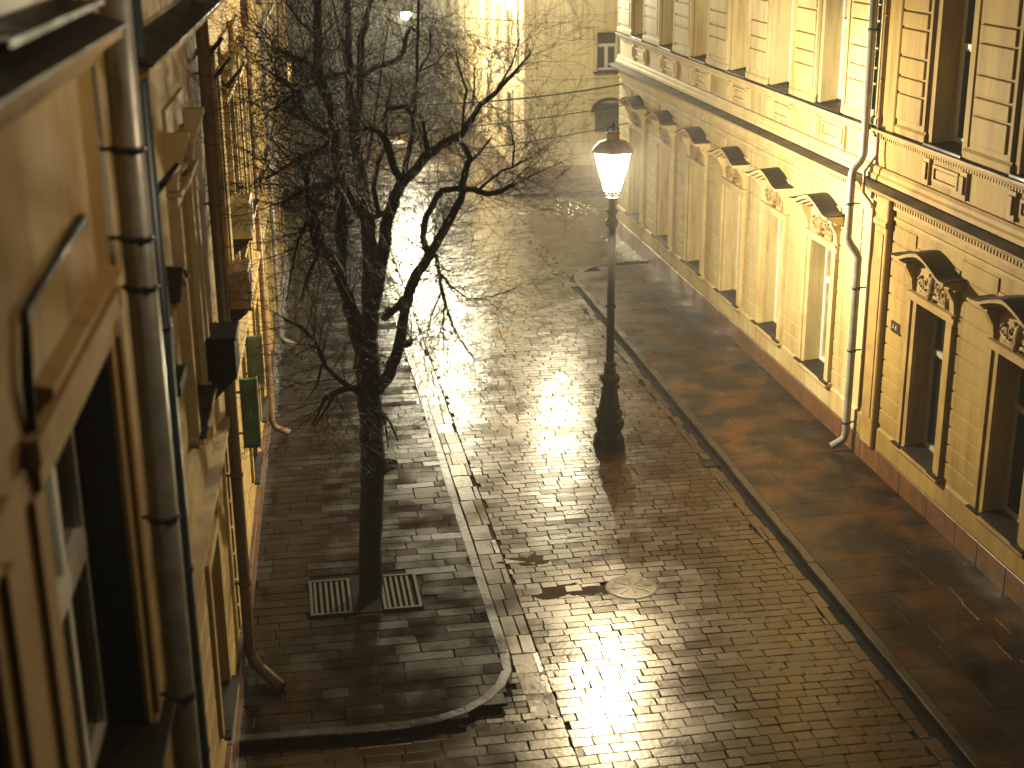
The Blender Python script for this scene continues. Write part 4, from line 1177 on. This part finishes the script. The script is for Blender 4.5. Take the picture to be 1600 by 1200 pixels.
# ------------------------------------------------------------------ bare tree, limbs traced at their own depths
TY = 21.3
tree = empty('bare_tree', (1.0, TY, 0.1), 'tall leafless tree with a knotted dark trunk in the left pavement', 'tree')
limbs = [
 # (list of (px, py, dY, r px))
 [(579, 962, 0, 25), (579, 950, 0, 20), (579, 930, 0, 18), (578, 850, 0, 17), (582, 760, 0, 17), (583, 728, 0, 19), (582, 700, 0, 17.5), (580, 650, 0, 18), (576, 600, 0, 19.5), (574, 560, 0, 19.5), (573, 530, 0, 17)],
 [(585, 735, 0, 14), (603, 727, -.05, 11), (615, 724, -.1, 8), (621, 722, -.12, 4)],
 [(573, 540, 0, 16), (579, 480, .1, 14), (579, 400, .2, 13), (573, 330, .3, 11.5), (566, 290, .3, 10.5), (558, 235, .4, 9.5), (551, 190, .5, 7.5), (546, 150, .5, 6), (544, 80, .6, 5.5), (543, 0, .7, 4.5), (541, -60, .8, 3)],
 [(558, 240, .4, 6), (560, 180, .5, 6), (563, 117, .7, 6.5), (564, 60, .8, 6), (575, 17, 1., 4), (590, -25, 1.1, 3)],
 [(563, 122, .7, 4.5), (585, 105, .7, 4.5), (618, 96, .6, 4.2), (631, 80, .6, 4), (636, 52, .5, 3.3), (643, 43, .5, 3), (650, 50, .5, 1.5)],
 [(566, 545, 0, 14), (546, 480, -.3, 11), (530, 430, -.5, 10), (515, 400, -.7, 8), (500, 370, -.9, 7), (490, 340, -1.1, 6), (482, 315, -1.2, 5), (480, 280, -1.3, 4), (470, 250, -1.4, 2.5)],
 [(534, 440, -.5, 9), (533, 370, -.3, 9.5), (534, 330, -.2, 8.5), (529, 260, -.2, 9), (525, 210, -.3, 9), (518, 170, -.3, 7.5), (505, 140, -.4, 9), (498, 118, -.4, 8), (497, 60, -.5, 7), (496, 0, -.6, 6), (495, -60, -.7, 4)],
 [(562, 335, .2, 6), (545, 305, 0, 6), (527, 270, -.2, 6)],
 [(583, 480, .1, 11), (592, 430, -.2, 11), (599, 390, -.4, 10.5), (606, 340, -.6, 9.5), (617, 305, -.8, 9), (627, 287, -.9, 9)],
 [(627, 287, -.9, 6.5), (612, 250, -1.1, 6), (605, 222, -1.2, 6), (592, 206, -1.3, 4), (570, 199, -1.4, 3)],
 [(627, 287, -.9, 5.5), (640, 235, -.7, 5), (647, 200, -.6, 4), (643, 176, -.6, 3.5), (632, 166, -.6, 3.5), (606, 171, -.6, 3), (598, 190, -.5, 2)],
 [(627, 290, -.9, 7.5), (650, 265, -1., 8), (672, 240, -1.1, 8), (700, 222, -1.2, 6.5), (721, 211, -1.3, 6), (735, 190, -1.3, 5), (750, 165, -1.4, 4.2), (775, 145, -1.5, 3.8), (800, 118, -1.6, 3), (815, 100, -1.7, 2), (830, 82, -1.7, 1.3)],
 [(670, 242, -1.1, 6), (665, 215, -1.2, 4), (662, 190, -1.3, 2.5)],
 [(590, 610, 0, 9), (604, 592, -.1, 9.5), (618, 560, -.3, 9), (626, 530, -.5, 9), (632, 490, -.7, 8), (638, 462, -.9, 8), (650, 430, -1.1, 8), (670, 400, -1.3, 7.5), (690, 365, -1.5, 7), (705, 340, -1.6, 6.5), (720, 312, -1.7, 6), (723, 290, -1.7, 5), (729, 262, -1.6, 5.3), (735, 248, -1.6, 5), (728, 233, -1.5, 4), (717, 218, -1.4, 3)],
 [(636, 465, -.9, 6), (620, 480, -.6, 5.5), (600, 497, -.2, 6)],
 [(632, 538, -.5, 7), (640, 536, -.55, 5), (644, 530, -.6, 2)],
 [(668, 402, -1.3, 6), (660, 370, -1.2, 5.3), (665, 340, -1.2, 5.2), (680, 312, -1.3, 5), (691, 297, -1.3, 5), (720, 295, -1.4, 4.8), (745, 297, -1.5, 4.3), (760, 303, -1.6, 4.2), (780, 300, -1.7, 4), (795, 291, -1.8, 4), (804, 289, -1.8, 3)],
 [(748, 297, -1.5, 2.5), (765, 282, -1.6, 2.2), (785, 266, -1.7, 2), (800, 262, -1.8, 1.6), (830, 246, -2., 1)],
 [(800, 262, -1.8, 1.8), (804, 230, -1.8, 1.6), (798, 205, -1.8, 1.2)],
 [(737, 250, -1.6, 2.5), (750, 238, -1.5, 2), (768, 215, -1.4, 1.3)],
 [(722, 212, -1.3, 2.5), (724, 170, -1.2, 2.2), (729, 140, -1.1, 2), (718, 110, -1., 1.8), (712, 80, -1, 1.2)],
 [(740, 165, -1.3, 2), (741, 135, -1.3, 1.6), (741, 105, -1.3, 1)],
 [(775, 143, -1.5, 2), (800, 100, -1.5, 1.5), (812, 60, -1.5, 1)],
 [(682, 400, -1.3, 3.5), (686, 425, -1.5, 3), (690, 455, -1.7, 2.5), (700, 490, -1.9, 2), (715, 525, -2, 1.5), (740, 560, -2.1, 1)],
 [(686, 425, -1.5, 2), (705, 448, -1.8, 1.6), (730, 466, -2, 1.3), (762, 468, -2.1, .8)],
 [(688, 460, -1.7, 1.8), (675, 490, -1.8, 1.4), (668, 520, -1.9, 1)],
 [(695, 470, -1.8, 1.8), (692, 510, -1.8, 1.4), (694, 550, -1.9, .9)],
 [(592, 335, -.4, 4.5), (584, 295, -.3, 4.2), (591, 255, -.2, 4), (602, 228, -.1, 3), (604, 180, 0, 2.4), (612, 130, .1, 1.6)],
 [(577, 345, .3, 4), (595, 335, 0, 4), (613, 326, -.5, 4)],
 [(592, 400, -.3, 4), (583, 370, -.2, 4), (582, 340, -.2, 4)],
 [(562, 612, 0, 6.5), (545, 604, -.3, 5), (522, 586, -.6, 4), (508, 572, -.8, 3.5), (499, 548, -1., 3.3), (490, 530, -1.1, 3), (470, 510, -1.3, 2.5), (445, 500, -1.5, 1.6)],
 [(562, 606, 0, 6), (545, 607, -.4, 5), (525, 612, -.7, 4.5), (508, 622, -.9, 3.5), (500, 640, -1., 2.4), (488, 664, -1.1, 1.3)],
 [(525, 612, -.7, 3), (505, 645, -1., 2), (490, 668, -1.2, 1)],
 [(600, 645, 0, 3), (612, 665, -.3, 2), (622, 690, -.4, 1.2)],
 [(597, 640, 0, 2.5), (603, 668, -.2, 1.8), (607, 700, -.3, 1)],
 [(503, 570, -.8, 2), (495, 600, -1, 1.5), (480, 625, -1.1, 1)],
 [(527, 215, -.3, 5), (510, 208, -.5, 4.5), (496, 200, -.6, 4.5), (478, 184, -.8, 4), (467, 155, -1., 4), (450, 131, -1.1, 3.5), (430, 117, -1.3, 3)],
 [(499, 128, -.4, 4), (485, 100, -.6, 4), (466, 91, -.8, 3.5), (443, 83, -1., 2.5), (425, 80, -1.2, 1.5)],
 [(496, 130, -.4, 3.5), (470, 140, -.7, 3), (445, 158, -.9, 2.4), (420, 175, -1.1, 1.5)],
 [(500, 122, -.3, 4), (530, 117, 0, 4.5), (552, 118, .4, 4)],
 [(543, 325, -.1, 6), (523, 288, -.4, 7), (500, 290, -.7, 6), (483, 295, -.9, 5), (460, 304, -1.2, 3.5), (440, 320, -1.5, 2)],
 [(486, 295, -.9, 4.5), (483, 333, -1, 5), (490, 370, -.9, 5), (497, 395, -.8, 5)],
 [(525, 215, -.3, 4), (500, 235, -.7, 4), (470, 245, -1., 3), (440, 265, -1.3, 3), (415, 280, -1.6, 1.6)],
 [(533, 330, -.2, 4), (510, 320, .3, 3.4), (480, 318, .9, 2.5), (455, 305, 1.3, 1.5)],
 [(560, 300, .3, 3.5), (575, 250, 1., 3), (585, 190, 1.5, 2.4), (596, 110, 1.9, 1.8), (606, 40, 2.2, 1.2)],
 [(547, 90, .6, 2.5), (530, 50, 1., 2), (520, 0, 1.3, 1.4)],
 [(497, 60, -.5, 3), (470, 35, -.8, 2.3), (448, 5, -1., 1.5)],
 [(654, 0, -.4, 2.2), (653, 60, -.4, 2.4), (652, 110, -.4, 2.6), (649, 160, -.5, 3), (647, 200, -.6, 3.5)],
 [(652, 112, -.4, 2), (672, 82, -.3, 1.6), (672, 40, -.2, 1.2)],
 [(652, 112, -.4, 1.8), (680, 100, -.5, 1.4), (700, 75, -.6, 1)],
 [(480, 345, -1.1, 2.5), (465, 380, -1.4, 2), (455, 425, -1.6, 1.5), (448, 470, -1.7, 1)],
 [(497, 395, -.8, 2.5), (480, 430, -1.1, 2), (470, 470, -1.3, 1.3)],
]
tr = MB(); starts = []
PXM = 1.0 / FPX
def limb_pts(l):
    pts = [pix(a, b, TY + d) for a, b, d, r in l]; depth = [(RM.transposed() @ (p - Vector((0, 0, H)))).z * -1 for p in pts]
    rad = [r * 1.02 * dd * PXM for (_, _, _, r), dd in zip(l, depth)]
    return pts, rad
random.seed(3)
for li, l in enumerate(limbs):
    pts, rad = limb_pts(l)
    if li == 0: pts[0].z = 0.08
    # resample with slight wobble
    P, R_ = [], []
    for i in range(len(pts) - 1):
        n = 3
        for k in range(n):
            t = k / n
            p = pts[i].lerp(pts[i + 1], t); r = rad[i] + (rad[i + 1] - rad[i]) * t
            if k: p += Vector((rr(-1, 1), rr(-1, 1), rr(-1, 1))) * min(r * 0.22, .02)
            P.append(p); R_.append(r * rr(0.95, 1.06))
    P.append(pts[-1]); R_.append(rad[-1])
    tr.tube(P, R_, 12 if rad[0] > .08 else 7)
    if li > 1:
        for i in range(len(P) - 1): starts.append((P[i], (P[i + 1] - P[i]).normalized(), R_[i], i / len(P)))
        starts.append((P[-1], (P[-1] - P[-2]).normalized(), R_[-1], 1.5))
tr.build('trunk', M['bark'], tree)

tw = MB()
NT = [0]
def twig(p, d, length, r, level):
    n = 5 if level < 2 else 4
    pts = [p]; rs = [r]
    dd = d.copy(); seg = length / n
    kids = []
    curl = Vector((rr(-1, 1), rr(-1, 1), rr(-.45, 1.0))) * 0.16
    for i in range(n):
        dd = (dd + curl + Vector((rr(-1, 1), rr(-1, 1), rr(-1, 1))) * 0.22).normalized()
        pts.append(pts[-1] + dd * seg); rs.append(max(0.0022, r * (1 - 0.75 * (i + 1) / n)))
        if level < 3 and random.random() < (0.85, 0.72, 0.45)[level]:
            kids.append((pts[-1].copy(), dd.copy(), i))
    tw.tube(pts, rs, 3, caps=False, smooth=True); NT[0] += 1
    for q, e, i in kids:
        side = e.cross(Vector((rr(-1, 1), rr(-1, 1), rr(-1, 1)))).normalized()
        ang = rr(0.5, 1.05)
        nd = (e * math.cos(ang) + side * math.sin(ang)).normalized()
        twig(q, nd, length * rr(0.42, 0.68), max(0.0024, r * 0.55), level + 1)
for p, d, r, f in starts:
    side_left = p.x < 1.35
    spray = p.z < 6.6 and p.x > 1.75
    prob = (0.72 if r < 0.055 else 0.30) * (1.25 if side_left else 0.8)
    if p.z < 4.4: prob *= 0.35
    if spray and p.z > 4.6: prob = 0.95
    for _ in range(3 if spray else 2):
        if random.random() > prob: continue
        side = d.cross(Vector((rr(-1, 1), rr(-1, 1), rr(-1, 1)))).normalized()
        ang = rr(0.5, 1.2)
        nd = (d * math.cos(ang) + side * math.sin(ang) + Vector((0, 0, -0.25 if spray and r < .03 else 0.22))).normalized()
        twig(p, nd, rr(0.6, 1.6) * (1 if side_left else 0.7), min(0.012, max(0.006, r * 0.4)) * (1 if side_left else 0.75), 0 if random.random() < 0.45 else 1)
print('twigs', NT[0])
tw.build('crown', M['twig'], tree)

# ------------------------------------------------------------------ haze
hz = MB(); hz.box(-30, 45, -11, 174, -1.0, 17.5)
hm = bpy.data.materials.new('night_haze'); hm.use_nodes = True
nt = hm.node_tree; nt.nodes.clear()
o = nt.nodes.new('ShaderNodeOutputMaterial'); pv = nt.nodes.new('ShaderNodeVolumePrincipled')
pv.inputs['Color'].default_value = (0.9, 0.88, 0.8, 1); pv.inputs['Density'].default_value = 0.0019; pv.inputs['Anisotropy'].default_value = 0.35
nt.links.new(pv.outputs[0], o.inputs['Volume'])
hz = hz.build('haze', hm); tag(hz, kind='stuff')
